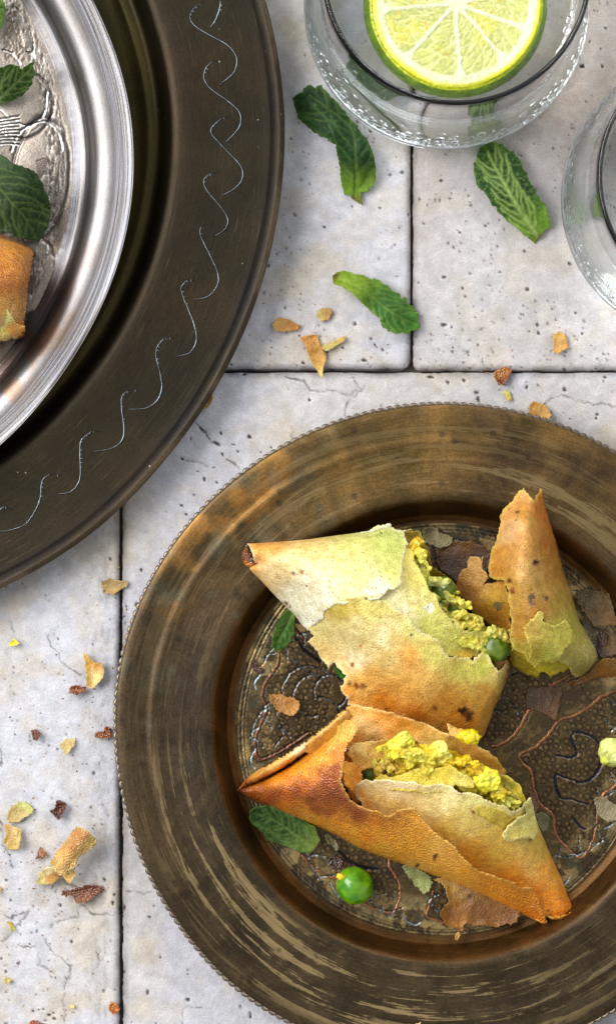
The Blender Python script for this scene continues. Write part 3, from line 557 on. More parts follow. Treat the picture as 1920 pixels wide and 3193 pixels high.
# engraved floor of the small plate
def build_small_floor():
    g = 2.6; c0x, c0y, rr = 1380.0, 2281.0, 652.0
    xs = np.arange(c0x - rr, c0x + rr + g, g); X, Y = np.meshgrid(xs, np.arange(c0y - rr, c0y + rr + g, g))
    r = np.hypot(X - c0x, Y - c0y); th = np.arctan2(c0y - Y, X - c0x)
    z = np.zeros(X.shape); b = fbm(X / 40, Y / 40, 5, 5); b2 = fbm(X / 15, Y / 15, 9, 4); b3 = fbm(X / 90, Y / 90, 14, 4)
    c = np.ones(X.shape + (3,)) * lin((92, 76, 50)) * (0.72 + 0.5 * b[..., None])
    def blend(w, col):
        nonlocal c
        w = np.clip(w, 0, 1)[..., None]; c = c * (1 - w) + w * lin(col)
    blend(sm(.5, .66, b3) * .7, (70, 56, 42)); ring = sm(510, 540, r)
    blend(ring * sm(.50, .58, b) * .85, (178, 150, 98)); blend(ring * sm(.52, .62, fbm(X / 50, Y / 50, 44, 4)) * .5, (84, 86, 68)); blend(sm(.56, .64, b2) * .35, (150, 122, 74))
    # groove rings at the foot of the wall
    for rr_, w_, d_ in ((628, 4, 2.0), (640, 3, 2.5), (618, 2, 1.0)):
        k = np.exp(-((r - rr_) / w_) ** 2); z -= k * d_; blend(k * .7, (34, 26, 18))
    def near(pts, m): xx = [q[0] for q in pts]; yy = [q[1] for q in pts]; return (slice(max(0, int((min(yy) - m - Y[0, 0]) / g)), int((max(yy) + m - Y[0, 0]) / g) + 2), slice(max(0, int((min(xx) - m - X[0, 0]) / g)), int((max(xx) + m - X[0, 0]) / g) + 2))
    def line(pts, w, dz, col, edge=None, k=1.0, dash=0, wig=3.0):
        sl = near(pts, 16); sx, sy = X[sl], Y[sl]
        if sx.size == 0: return
        P_ = smooth_line(pts, 9) if len(pts) > 2 else pts
        d, t, side = seg_dist(sx + (fbm(sx / 12, sy / 12, 2, 2) - .5) * wig * 2, sy + (fbm(sx / 12, sy / 12, 6, 2) - .5) * wig * 2, P_)
        ww = w * (0.75 + 0.5 * vn(t / 18, t * 0, 3)); m = sm(ww + 1.6, ww * .5, d) * k
        if dash: m = m * sm(.25, .45, vn(t / dash, t * 0, 8))
        if edge is not None:
            me = sm(ww + 6, ww + 1, d) * (1 - m) * np.where(side > 0, 1.0, .35); c[sl] = c[sl] * (1 - me[..., None] * .8) + me[..., None] * .8 * lin(edge); z[sl] -= me * 1.6
        c[sl] = c[sl] * (1 - m[..., None]) + m[..., None] * lin(col) * (0.8 + .4 * fbm(sx / 5, sy / 5, 3, 2)[..., None]); z[sl] += m * dz
    # ring stamps inside the petal fields
    fields = [[(1622,2351),(1668,2330),(1743,2247),(1835,2205),(1880,2168),(1960,2150),(2020,2260),(2010,2400),(1925,2440),(1870,2490),(1866,2560),(1845,2626),(1808,2668),(1772,2650),(1738,2607),(1722,2543),(1685,2510),(1664,2464),(1655,2410)],
              [(1500,2310),(1601,2293),(1651,2213),(1730,2130),(1640,2085),(1560,2110),(1500,2200)],
              [(870,2038),(845,2102),(818,2168),(830,2214),(797,2305),(812,2371),(900,2345),(1010,2260),(1040,2100),(990,1990),(918,1956)],
              [(943,2668),(1048,2741),(1177,2838),(1222,2846),(1246,2765),(1213,2684),(1100,2600),(960,2560)],
              [(1350,2777),(1331,2859),(1379,2874),(1460,2890),(1560,2850),(1500,2760)],
              [(1300,1690),(1420,1670),(1520,1730),(1500,1850),(1350,1840)], [(1700,1800),(1800,1860),(1900,1960),(1860,2060),(1740,2000)]]
    masks = [inside(X, Y, f) for f in fields]; allm = np.any(masks, 0)
    blend(allm * .35, (72, 58, 38))
    for i in range(60):
        for j in range(60):
            px_ = c0x - 640 + i * 23.0 + (11.5 if j % 2 else 0) + rng.uniform(-5, 5); py_ = c0y - 640 + j * 21.5 + rng.uniform(-5, 5)
            ii, jj = int((px_ - X[0, 0]) / g), int((py_ - Y[0, 0]) / g)
            if not (6 < ii < X.shape[1] - 7 and 6 < jj < X.shape[0] - 7) or not allm[jj, ii] or rng.random() < .06: continue
            if math.hypot(px_ - c0x, py_ - c0y) > 560: continue
            sl = (slice(jj - 6, jj + 7), slice(ii - 6, ii + 7)); d = np.hypot(X[sl] - px_, Y[sl] - py_); rs = rng.uniform(8.0, 9.8)
            off = sm(-1, 1, ((X[sl] - px_) - (Y[sl] - py_) * .3) / rs)
            m = np.exp(-((d - rs) / 2.1) ** 2) * (0.55 + 0.45 * off); z[sl] -= m * .9; c[sl] = c[sl] * (1 - m[..., None] * .68) + m[..., None] * .68 * lin((22, 17, 13))
            m2 = sm(5.5, 2.5, d); z[sl] += m2 * .2; c[sl] = c[sl] * (1 - m2[..., None] * .5) + m2[..., None] * .5 * lin((140, 108, 66))  # lighter centre paints a highlight on each stamp
    cop = (150, 98, 64); dk = (24, 22, 26)
    for pts in ([(1990,2140),(1920,2155),(1877,2171),(1835,2205),(1793,2230),(1743,2247),(1710,2288),(1668,2330),(1622,2351),(1622,2372),(1655,2410),(1664,2464),(1685,2510),(1722,2543),(1730,2598),(1772,2650),(1811,2675),(1845,2626),(1860,2573),(1860,2529),(1880,2480),(1930,2440)],
                [(1860,2060),(1789,2096),(1730,2130),(1689,2167),(1651,2213),(1630,2251),(1601,2293),(1567,2318),(1534,2330)],
                [(943,2668),(975,2705),(1015,2729),(1048,2741),(1090,2770),(1137,2818),(1177,2838),(1222,2846),(1242,2814),(1246,2765),(1234,2733),(1217,2709),(1213,2684)], [(1350,2777),(1341,2820),(1331,2859),(1379,2874),(1450,2895)], [(1770,1840),(1700,1760),(1560,1700)]):
        line(pts, 3.6, 1.0, cop, dk)
    for pts in ([(870,2038),(865,2077),(845,2102),(827,2132),(818,2168),(830,2214),(812,2259),(797,2305),(797,2335),(812,2371),(870,2347),(960,2290)], [(910,1940),(918,1956),(936,1983),(961,2002),(1000,2030)]):
        line(pts, 3.8, 1.0, (112, 74, 60), dk)
    for pts in ([(1731,2355),(1781,2364),(1796,2347),(1781,2309),(1784,2288),(1806,2284),(1839,2293),(1864,2318),(1873,2368),(1860,2410),(1831,2435),(1802,2439),(1743,2418),(1731,2414),(1731,2451),(1747,2489),(1781,2493),(1831,2510)], [(1781,2548),(1800,2570),(1823,2588)], [(1056,2652),(1088,2684),(1128,2705),(1177,2711)], [(918,1980),(950,2025),(1000,2060)]):
        line(pts, 4.2, -3.2, (26, 30, 42), None)
    # chased strokes: arcs, stems, commas; the steel coloured offset line paints their highlight
    st = (112, 118, 122)
    def arc(cx_, cy_, r_, a0, a1): return [(cx_ + r_ * math.cos(math.radians(a)), cy_ - r_ * math.sin(math.radians(a))) for a in np.linspace(a0, a1, 14)]
    for pts in (arc(1030, 2156, 52, -60, 200), arc(962, 2160, 84, 45, 185), arc(985, 2175, 72, 95, 190), arc(1000, 2235, 60, -20, 110), [(905,2052),(940,2080),(985,2105),(1010,2120)], [(860,2220),(880,2265),(900,2290)], [(880,2270),(905,2300)], [(855,2330),(880,2290),(868,2260)],
                [(1496,2148),(1560,2120),(1620,2090)], [(1500,2190),(1560,2155),(1600,2150)], [(1490,2218),(1520,2215),(1568,2218)], [(1570,2180),(1600,2200),(1615,2235)], [(930,2215),(960,2235),(990,2230)]):
        line(pts, 1.9, -2.2, (30, 30, 32)); line([(a + 1.5, b + 2) for a, b in pts], 1.0, 0.4, st, None, .9, 9)
    for i in range(15):
        a0 = 360 / 15 * i + 7; P0 = lambda rad_, an: (c0x + rad_ * math.cos(math.radians(an)), c0y - rad_ * math.sin(math.radians(an)))
        stem = [P0(520, a0 - 7), P0(560, a0 - 3), P0(590, a0 + 3), P0(600, a0 + 9)]
        line(stem, 1.5, -1.6, (36, 34, 32)); line([(p[0] + 1.5, p[1] + 1.5) for p in stem], .9, .3, (140, 150, 150), None, .8, 8)
        for k in range(5):
            f = k / 4; a1 = a0 - 6 + 13 * f; r1 = 535 + 55 * f; sgn = 1 if k % 2 else -1
            lf = [P0(r1, a1), P0(r1 + sgn * 16, a1 + 1.2), P0(r1 + sgn * 27, a1 + 3.0)]
            line(lf, 1.7, -1.8, (30, 30, 32)); line([(p[0] + 1, p[1] + 2) for p in lf], 1.0, .3, (150, 164, 168), None, .85, 7)
        cm = [P0(585, a0 + 10), P0(600, a0 + 12), P0(607, a0 + 14.5), P0(598, a0 + 16)]; line(cm, 2.0, -2, (28, 30, 36)); line([(p[0] + 1, p[1] + 1.5) for p in cm], 1.1, .3, (140, 160, 176))
    # dashes round the foot
    for i in range(150):
        a0 = i * 2.4 + rng.uniform(-.4, .4); q = [(c0x + 622 * math.cos(math.radians(a0)), c0y - 622 * math.sin(math.radians(a0))), (c0x + 634 * math.cos(math.radians(a0 + 1.2)), c0y - 634 * math.sin(math.radians(a0 + 1.2)))]
        line(q, 1.0, .4, (130, 112, 90), None, .8, 0, 1)
    z += (fbm(X / 60, Y / 60, 70) - .5) * 2.5 + (b2 - .5) * .7
    hm = (1.5 + z / 10) / 1000
    k = (H - 0.0015); V = np.c_[((X - CX) * SP * k).ravel(), ((CY - Y) * SP * k).ravel(), hm.ravel()]
    ny, nx_ = X.shape; idx = np.arange(ny * nx_).reshape(ny, nx_); ok = (r < 655)
    q = ok[:-1, :-1] & ok[1:, :-1] & ok[1:, 1:] & ok[:-1, 1:]
    F = np.c_[idx[:-1, :-1][q], idx[1:, :-1][q], idx[1:, 1:][q], idx[:-1, 1:][q]]
    used = np.unique(F); mp = np.full(ny * nx_, -1); mp[used] = np.arange(len(used))
    mesh_np('engraved_well', V[used], mp[F], M_BFLOOR, brass, c.reshape(-1, 3)[used])
build_small_floor()
# large bronze plate ------------------------------------------------
gc = P(-692, 419, 0.014); gcx, gcy = gc[0], gc[1]
W_BIG = [(-180, 0), (-62, -2), (-56, 6), (-48, 6), (-41, -7), (-34, 2), (-27, -1), (-20, 1), (-8, 0), (-2, 1), (3, 4), (9, 0), (15, -3), (30, 0), (180, 0)]
charger = empty('bronze_charger_plate', (gcx, gcy, 0), 'very large dark bronze plate with engraved wave scrolls, under the silver plate', 'plate')
def big_col(RR, TH):
    X = RR * np.cos(TH); Y = RR * np.sin(TH); c = np.ones(RR.shape + (3,)) * lin((41, 35, 25)); n = fbm(X / 18, Y / 18, 4)
    w = (sm(.5, .7, n) * .35)[..., None]; c = c * (1 - w) + w * lin((54, 41, 26))
    e = (np.exp(-((RR - 152.2) / 1.6) ** 2) * sm(.3, .6, fbm(X / 12, Y / 12, 8)))[..., None] * .75; c = c * (1 - e) + e * lin((36, 32, 36))
    l = (sm(153.6, 154.8, RR) * (0.35 + .65 * sm(.4, .6, fbm(X / 14, Y / 14, 18))))[..., None] * .6; c = c * (1 - l) + l * lin((120, 104, 84))
    g = (sm(120, 112, RR))[..., None]; c = c * (1 - g * .6) + g * .6 * lin((92, 82, 44))
    return c
prof = [(40, 3.2), (80, 3.2), (100, 3.3), (110, 3.6), (112.5, 4.6), (113.8, 5.0), (115.2, 4.5), (117.3, 5.2), (119.0, 9.0), (120.4, 12.2), (122.2, 13.3), (125, 13.6), (135, 13.4), (148, 13.7), (151.5, 13.9), (152.6, 13.5), (153.8, 14.1), (155.0, 14.1), (155.6, 13.4), (155.4, 12.6), (154, 12.4), (135, 12.0), (122.4, 11.9), (119, 8), (116, 2.5), (110, 0.4), (100, 0.2), (60, 0.2)]
def big_z(RR, TH, ZZ):
    X = RR * np.cos(TH); Y = RR * np.sin(TH); return ZZ + (fbm(X / 30, Y / 30, 2) - .5) * 0.5 * sm(118, 124, RR)
lathe('plate_body', gcx, gcy, prof, 1200, M_BRONZE, charger, big_col, W_BIG, None, 0.9, big_z)
WAVES = [Z(350, 0, .3706, q) for q in ([(915,10),(905,80),(870,170),(830,230)],
    [(770,12),(720,45),(675,90),(658,140),(672,185),(720,232),(830,297),(940,355),(1000,405),(1040,460),(1052,520),(1030,605),(980,655),(905,715)],
    [(885,512),(845,522),(800,560),(778,610),(775,660),(810,722),(870,775),(950,830),(1020,885),(1065,930),(1085,985),(1075,1060),(1030,1125),(960,1195)],
    [(975,982),(920,1000),(865,1045),(835,1085),(838,1125),(880,1175),(960,1260),(1040,1340),(1085,1400),(1102,1460),(1085,1530),(1020,1595),(925,1648)],
    [(900,1440),(840,1460),(790,1490),(772,1530),(790,1585),(830,1640),(890,1710),(945,1780),(975,1840),(972,1890),(940,1940),(870,1985)])] + \
    [Z(0, 700, .647, q) for q in ([(1005,-2),(970,10),(966,45),(985,90),(1020,160),(1050,230),(1052,285),(1020,335),(985,355),(935,362)],
    [(942,265),(900,270),(875,305),(885,350),(910,410),(940,490),(948,560),(920,615),(885,630),(848,637)],
    [(840,545),(790,550),(757,595),(755,640),(770,700),(782,780),(765,840),(720,880),(680,890),(620,892)],
    [(675,797),(620,800),(590,830),(590,900),(600,980),(590,1040),(540,1080),(455,1095)],
    [(495,997),(440,1000),(395,1040),(388,1100),(390,1200),(378,1250),(340,1290),(270,1302)])] + \
    [[(194,1482),(155,1479),(133,1501),(127,1553),(110,1595),(80,1635),(30,1655),(-10,1657)], [(45,1589),(13,1581),(-13,1604),(-20,1650)]]
def wave_z(px, py):
    r = math.hypot(px + 692, py - 419) / 10 * (H - .014); return float(np.interp(r, [118, 119.0, 120.4, 122.2, 125, 135, 148, 151.5], [5.2, 9.0, 12.2, 13.3, 13.6, 13.4, 13.7, 13.9]))
def big_zfull(px, py):
    kk = (H - .014); X = (px + 692) / 10 * kk; Y = -(py - 419) / 10 * kk
    return wave_z(px, py) + float((fbm(np.array([X / 30]), np.array([Y / 30]), 2)[0] - .5) * .5)
def ribbon(name, pts, w0, lift, mat, parent, side=0.0, dashes=False):
    L = smooth_line(pts, 5); V = []; F = []; n = len(L)
    for i, (x, y) in enumerate(L):
        a = L[max(0, i - 1)]; b = L[min(n - 1, i + 1)]; dx, dy = b[0] - a[0], b[1] - a[1]; l = math.hypot(dx, dy) + 1e-9; nx_, ny_ = -dy / l, dx / l
        t = i / (n - 1); w = w0 * (0.35 + 0.65 * math.sin(math.pi * min(1, max(0.02, t * 1.02))) ** .5)
        if dashes: w *= 0.35 + 0.9 * vn(np.array([i / 2.6]), np.array([x * .01]), 5)[0]
        z = big_zfull(x, y) + lift
        for s, dz in ((-w, -.35), (-w * .5, 0), (w * .5, 0), (w, -.35)): V.append(P(x + nx_ * (s + side), y + ny_ * (s + side), (z + dz) / 1000))
        if i: k = (i - 1) * 4; F += [(k + j, k + j + 1, k + j + 5, k + j + 4) for j in range(3)]
    return V, F
for wi, wv in enumerate(WAVES):
    V, F = ribbon('w', wv, 3.3, .12, None, None); g_ = mesh_np('engraved_wave', V, F, M_GROOVE, charger)
    V, F = ribbon('w', wv[1:] if wi else wv, 1.3, .22, None, None, 1.3, True)
    L = smooth_line(wv[:5], 6)[:-2]
    for i in range(2, len(L) - 1, 2):                            # chisel ticks on the hook
        if rng.random() < .3: continue
        tk = rng.uniform(2.5, 7)
        x, y = L[i]; a, b = L[i - 1], L[i + 1]; dx, dy = b[0] - a[0], b[1] - a[1]; l = math.hypot(dx, dy) + 1e-9; nx_, ny_ = dy / l, -dx / l; z = (big_zfull(x, y) + .24) / 1000; k = len(V)
        V += [P(x - dx / l * .8, y - dy / l * .8, z), P(x + dx / l * .8, y + dy / l * .8, z), P(x + nx_ * tk, y + ny_ * tk, z), P(x + nx_ * tk - 1.0 * dx / l, y + ny_ * tk - 1.0 * dy / l, z)]; F.append((k, k + 1, k + 2, k + 3))
    mesh_np('wave_highlight', V, F, M_SHINE, charger)
# silver plate ------------------------------------------------
sc_ = P(-736, 504, 0.024); scx, scy = sc_[0], sc_[1]
silver = empty('silver_plate', (scx, scy, 0.003), 'shiny brushed silver plate with embossed leaf pattern, standing on the big bronze plate', 'plate'); silver['_org'] = (scx, scy, 0.0)
silver.location = (scx, scy, 0.0)
W_SILV = [(-180, 0), (-60, 2), (-50, 6), (-46, 3), (-42, -4), (-36, -8), (-30, -7), (-24, -2), (-18, 0), (-10, 4), (-3, 6), (4, 6), (10, 5), (16, 3), (21, -4), (26, -6), (40, 0), (180, 0)]
def silv_col(RR, TH):
    X = RR * np.cos(TH); Y = RR * np.sin(TH); c = np.ones(RR.shape + (3,)) * lin((122, 120, 120)); n = fbm(X / 9, Y / 9, 4, 5)
    w = (sm(.45, .7, n) * (.04 + .8 * ang(TH, -45, 40)) * sm(111, 105, RR))[..., None]; c = c * (1 - w) + w * lin((124, 98, 78))  # warm reflection painted into the colour on the lower side
    g = (sm(95.5, 93.8, RR) * sm(.4, .6, fbm(X / 3, TH * 60, 9, 3)))[..., None] * .6; c = c * (1 - g) + g * lin((90, 80, 74))
    g = (np.exp(-((RR - 106.9) / .35) ** 2))[..., None] * .5; c = c * (1 - g) + g * lin((60, 58, 60)); return c
prof = [(92.2, 13.2), (94, 13.6), (95.4, 14.1), (96.6, 14.5), (97.8, 15.6), (98.8, 17.6), (100.0, 19.3), (101.6, 20.4), (103.2, 21.0), (105, 21.3), (106.9, 21.4), (109.5, 21.6), (110.9, 21.8), (111.4, 22.1), (111.8, 22.0), (112.0, 23.0), (111.6, 22.2), (107, 20.4), (101, 18.6), (98.4, 14.8), (96, 11), (88, 4.2), (80, 3.4), (40, 3.4)]
lathe('rim', scx, scy, prof, 1100, M_SILVER, silver, silv_col, W_SILV, {'streak': lambda R_, T: sm(106.4, 107.2, R_) * .9 + .8 * sm(98.2, 97.2, R_) + .06}, 0.5)
def build_silver_floor():
    def ln(a, lo, hi, b, f, c): return np.unique(np.r_[np.arange(a, lo, c), np.arange(lo, hi, f), np.arange(hi, b + c, c)])
    X, Y = np.meshgrid(ln(-1740, -130, 340, 340, 2.8, 30), ln(-500, -120, 1480, 1560, 2.8, 30))
    r = np.hypot(X + 736, Y - 504) / 10 * (H - .0135); z = np.zeros(X.shape)
    b = fbm(X / 30, Y / 30, 5, 5); c = np.ones(X.shape + (3,)) * lin((150, 140, 130)) * (0.78 + .4 * b[..., None]); th = np.degrees(np.arctan2(504 - Y, X + 736))
    def dome(cx_, cy_, rx, ry, rot, hgt):
        nonlocal z, c
        t = math.radians(rot); dx, dy = X - cx_, Y - cy_; u = (dx * math.cos(t) + dy * math.sin(t)) / rx; v = (-dx * math.sin(t) + dy * math.cos(t)) / ry; q = np.hypot(u, v) + (fbm(X / 40, Y / 40, 3) - .5) * .12
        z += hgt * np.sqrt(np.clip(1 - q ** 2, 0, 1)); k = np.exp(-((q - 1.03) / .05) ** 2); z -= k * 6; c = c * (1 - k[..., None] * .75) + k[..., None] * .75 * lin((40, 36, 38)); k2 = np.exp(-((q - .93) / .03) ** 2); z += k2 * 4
    dome(70, 330, 95, 100, 20, 22); dome(125, 560, 88, 190, 8, 24); dome(70, 95, 22, 75, -22, 10); dome(60, 850, 120, 130, 0, 16); dome(-60, 1090, 110, 120, 0, 16)
    def line(pts, w, dz, col, k=1.0, dash=0):
        nonlocal z, c
        d, t, s = seg_dist(X + (fbm(X / 10, Y / 10, 2, 2) - .5) * 5, Y, smooth_line(pts, 10)); m = sm(w + 2, w * .5, d) * k
        if dash: m = m * sm(.3, .5, vn(t / dash, t * 0, 3))
        z += m * dz; c = c * (1 - m[..., None]) + m[..., None] * lin(col)
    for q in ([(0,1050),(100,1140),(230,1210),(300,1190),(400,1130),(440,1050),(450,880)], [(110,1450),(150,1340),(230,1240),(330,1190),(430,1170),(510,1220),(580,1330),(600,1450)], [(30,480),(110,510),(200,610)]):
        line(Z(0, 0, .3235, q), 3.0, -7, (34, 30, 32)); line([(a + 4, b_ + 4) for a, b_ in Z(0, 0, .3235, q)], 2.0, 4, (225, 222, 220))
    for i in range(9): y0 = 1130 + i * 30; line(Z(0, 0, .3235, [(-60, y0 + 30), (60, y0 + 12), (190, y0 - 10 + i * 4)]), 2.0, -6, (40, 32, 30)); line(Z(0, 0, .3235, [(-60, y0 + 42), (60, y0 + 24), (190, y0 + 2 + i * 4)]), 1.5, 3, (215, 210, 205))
    for i in range(8): a = i * 26; line(Z(0, 450, .3235, [(360 + i * 4, 170 + a), (440, 140 + a * .8), (520, 190 + a * .7)]), 1.4, -4, (70, 58, 52), .8)
    # chased scribble between the petals and the rim, hatch beside the upper petal
    rg = sm(86.5, 88, r) * sm(93.5, 92, r); s = fbm(X / 5, Y / 16, 50, 3); z -= rg * sm(.5, .6, s) * 2.5; c = c * (1 - (rg * sm(.5, .62, s) * .6)[..., None]) + (rg * sm(.5, .62, s) * .6)[..., None] * lin((60, 50, 46))
    w_ = rg * sm(.62, .7, fbm(X / 6, Y / 14, 90, 3)); c = c * (1 - w_[..., None] * .4) + .4 * w_[..., None] * lin((235, 232, 230)); z += w_ * .8
    ht = inside(X, Y, Z(0, 0, .3235, [(60,90),(150,100),(200,330),(260,600),(60,600),(40,450)])); s = vn((X * .8 + Y * .35) / 4.2, (Y - X * .4) / 8, 9); k = ht * sm(.55, .35, s); z -= k * 2.5; c = c * (1 - (k * .6)[..., None]) + (k * .6)[..., None] * lin((96, 78, 62))
    dk = sm(40, -10, th + 0 * r) * sm(.35, .7, fbm(X / 120, Y / 120, 61)) * sm(560, 760, Y); c = c * (1 - .6 * dk[..., None]) + .6 * dk[..., None] * lin((96, 62, 44))  # brown reflection painted over the lower part of the well
    hm = (13.3 + z / 26) / 1000; k = (H - .0133); V = np.c_[((X - CX) * SP * k).ravel(), ((CY - Y) * SP * k).ravel(), hm.ravel()]
    ny, nx_ = X.shape; idx = np.arange(ny * nx_).reshape(ny, nx_); ok = r < 95.4; q = ok[:-1, :-1] & ok[1:, :-1] & ok[1:, 1:] & ok[:-1, 1:]
    F = np.c_[idx[:-1, :-1][q], idx[1:, :-1][q], idx[1:, 1:][q], idx[:-1, 1:][q]]; used = np.unique(F); mp = np.full(ny * nx_, -1); mp[used] = np.arange(len(used))
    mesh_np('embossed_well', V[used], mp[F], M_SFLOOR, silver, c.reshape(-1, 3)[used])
build_silver_floor()
#PART2
# ------------------------------------------------------------------ pastries
def worley(X, Y, s=0):
    xi = np.floor(X); yi = np.floor(Y); f1 = np.full(X.shape, 9.0); f2 = np.full(X.shape, 9.0)
    for i in (-1, 0, 1):
        for j in (-1, 0, 1):
            cx_ = xi + i; cy_ = yi + j; d = np.hypot(cx_ + _hash(cx_, cy_, s) - X, cy_ + _hash(cx_, cy_, s + 3) - Y)
            f2 = np.where(d < f1, f1, np.minimum(f2, d)); f1 = np.minimum(f1, d)
    return f1, f2
def crumbly(amp, sc):
    def f(X, Y, h, dt):
        a, b = worley(X / sc, Y / sc, 3); a2, b2 = worley(X / sc * 2.3, Y / sc * 2.3, 7)
        return h + amp * ((0.55 - a) + 0.45 * (0.5 - a2)) - 1.2 * np.exp(-dt / 5)
    return f
def fillcol(X, Y, c, dt, df):
    a, b = worley(X / 17, Y / 17, 3); n = fbm(X / 45, Y / 45, 61, 3); k = (sm(.3, .75, a) * .55)[:, None]; c = c * (1 - k) + k * c * np.array([.72, .55, .3])  # gaps between crumbs darkened in the colour, as crevice shade
    w = (sm(.55, .7, n) * .5)[:, None]; return c * (1 - w) + w * lin((246, 240, 130))
def merge_filling(name, parts, parent, voxel=.34, seed=3):
    """melt a crumbly sheet and its lumps into one moist mass"""
    from mathutils.kdtree import KDTree
    VV = []; FF = []; CC = []; n = 0
    for o in parts:
        me = o.data; k = len(me.vertices); v = np.empty(k * 3); me.vertices.foreach_get('co', v); VV.append(v.reshape(-1, 3)); c = np.empty(k * 4, np.float32); me.color_attributes['col'].data.foreach_get('color', c); CC.append(c.reshape(-1, 4)[:, :3])
        FF += [tuple(i + n for i in p.vertices) for p in me.polygons]; n += k
    V = np.vstack(VV); C = np.vstack(CC); me = bpy.data.meshes.new('tmp'); me.from_pydata([tuple(v) for v in V * 100], [], FF)
    o = bpy.data.objects.new('tmp', me); COL.objects.link(o); m = o.modifiers.new('r', 'REMESH'); m.mode = 'VOXEL'; m.voxel_size = voxel / 10
    sm_ = o.modifiers.new('s', 'SMOOTH'); sm_.iterations = 1; sm_.factor = .5
    dg = bpy.context.evaluated_depsgraph_get(); ev = o.evaluated_get(dg).to_mesh(); k = len(ev.vertices); v = np.empty(k * 3); ev.vertices.foreach_get('co', v); W = v.reshape(-1, 3) / 100
    F = [tuple(p.vertices) for p in ev.polygons]; kd = KDTree(n)
    for i, q in enumerate(V): kd.insert(q, i)
    kd.balance(); near_ = [kd.find_n(q, 5) for q in W]; c = np.array([np.mean([C[b] for _, b, _ in r_], 0) for r_ in near_])
    X, Y = W[:, 0] * 1e4, W[:, 1] * 1e4; W[:, 2] += ((fbm(X / 6, Y / 6, seed, 3) - .5) * 1.5 + (fbm(X / 20, Y / 20, seed + 3, 2) - .5) * .8) / 1000
    w_ = sm(.5, .68, fbm(X / 26, Y / 26, seed + 30, 3))[:, None] * .6; c = c * (1 - w_) + w_ * lin((232, 232, 112)); o_ = sm(.54, .7, fbm(X / 22, Y / 22, seed + 40, 3))[:, None] * .55; c = c * (1 - o_) + o_ * lin((210, 176, 20))
    c = c * (0.66 + .5 * fbm(X / 14, Y / 14, seed + 9, 3)[:, None])
    o.evaluated_get(dg).to_mesh_clear(); bpy.data.objects.remove(o)
    for p_ in parts: bpy.data.objects.remove(p_)
    me = bpy.data.meshes.new(name); me.from_pydata([tuple(q) for q in W], [], F); me.update(); me.polygons.foreach_set('use_smooth', np.ones(len(me.polygons), bool))
    a = me.color_attributes.new('col', 'FLOAT_COLOR', 'POINT'); cc = np.ones((len(W), 4), np.float32); cc[:, :3] = np.clip(c, 0, 1); a.data.foreach_set('color', cc.ravel()); me.materials.append(M_FILL)
    o = bpy.data.objects.new(name, me); COL.objects.link(o); o.parent = parent; return o
# --- A: upper left triangle, bitten on its right side
A = empty('torn_samosa', P(1130, 1930, .0015), 'pale triangular samosa at the back left, bitten open with green peas showing', 'samosa')
HA = [(768,1695,20),(754,1728,16),(760,1752,15),(841,1691,23),(850,1755,26),(808,1804,16),(1030,1672,25),(1106,1662,25),(1266,1653,20),(1000,1780,33),(1100,1790,36),(1250,1780,33),(930,1800,28),(957,1967,15),(890,1870,14),(1020,1900,31),
      (1100,1950,35),(1300,1950,34),(1400,2060,30),(1130,2060,28),(1056,2143,15),(1060,2070,17),(1300,2150,28),(1500,2120,23),(1560,2100,18),(1494,2308,8),(1350,2265,14),(1200,2190,18),(1200,1870,37),(1450,2040,25)]
CA = [(800,1700,(226,160,86)),(780,1760,(232,178,112)),(850,1700,(226,168,98)),(860,1760,(238,214,172)),(950,1700,(232,200,140)),(1000,1850,(240,236,220)),(930,1870,(240,236,218)),(1100,1700,(210,210,136)),(1100,1800,(218,212,154)),(1200,1700,(196,208,124)),(1230,1800,(202,208,128)),(1240,1720,(190,204,118)),  # near white points paint the gloss on the pale left slope
      (1180,1840,(236,236,214)),(960,1950,(240,238,226))]
kA1 = dict(hts=HA, cps=CA, mat=M_PASTRY, parent=A)
sheet('pastry_layer', [('t', Z(1280, 1600, .283, [(-100,200),(0,185),(100,200),(160,300),(215,440),(240,560),(380,690),(470,830),(530,960),(640,1100),(760,1190),(830,1260),(960,1270),(1080,1330),(1100,1420),(1160,1420),(1100,1560),(1020,1640),(940,1740),(800,1760),(600,1700),(300,1500),(0,1000),(-150,600)]))],
      [(1280,1650,17),(1350,1700,15),(1400,1850,13),(1500,1950,13),(1590,1990,17),(1608,2003,19),(1560,2080,12),(1400,2000,14),(1280,1800,16)], [(1300,1680,(150,140,60)),(1340,1760,(140,120,40)),(1420,1880,(150,140,40)),(1540,1980,(190,186,70)),(1600,2010,(180,190,90)),(1560,2080,(170,176,80)),(1480,2050,(170,150,60))], M_FLAKE, A, seed=11, amp=7, curl=2.0)
fs = sheet('filling', [('t', [(1262,1690),(1300,1705),(1310,1745),(1345,1800),(1400,1850),(1430,1890),(1470,1930),(1520,1960),(1560,1960),(1580,1985),(1570,2050),(1500,2040),(1400,2000),(1320,1900),(1240,1820),(1250,1740)])],
      [(1262,1690,23),(1310,1745,20),(1250,1800,27),(1345,1800,19),(1300,1850,26),(1430,1890,17),(1380,1960,26),(1520,1960,17),(1480,2030,24),(1580,1990,15),(1570,2050,17)],
      [(1290,1710,(232,190,20)),(1320,1780,(204,206,80)),(1360,1850,(180,196,80)),(1430,1900,(204,204,70)),(1480,1950,(210,206,60)),(1560,1980,(206,210,100)),(1300,1850,(190,196,80))], M_FILL, A, seed=12, amp=8, thick=3, step=5, curl=0, hmod=crumbly(2.2, 18), colmod=fillcol)
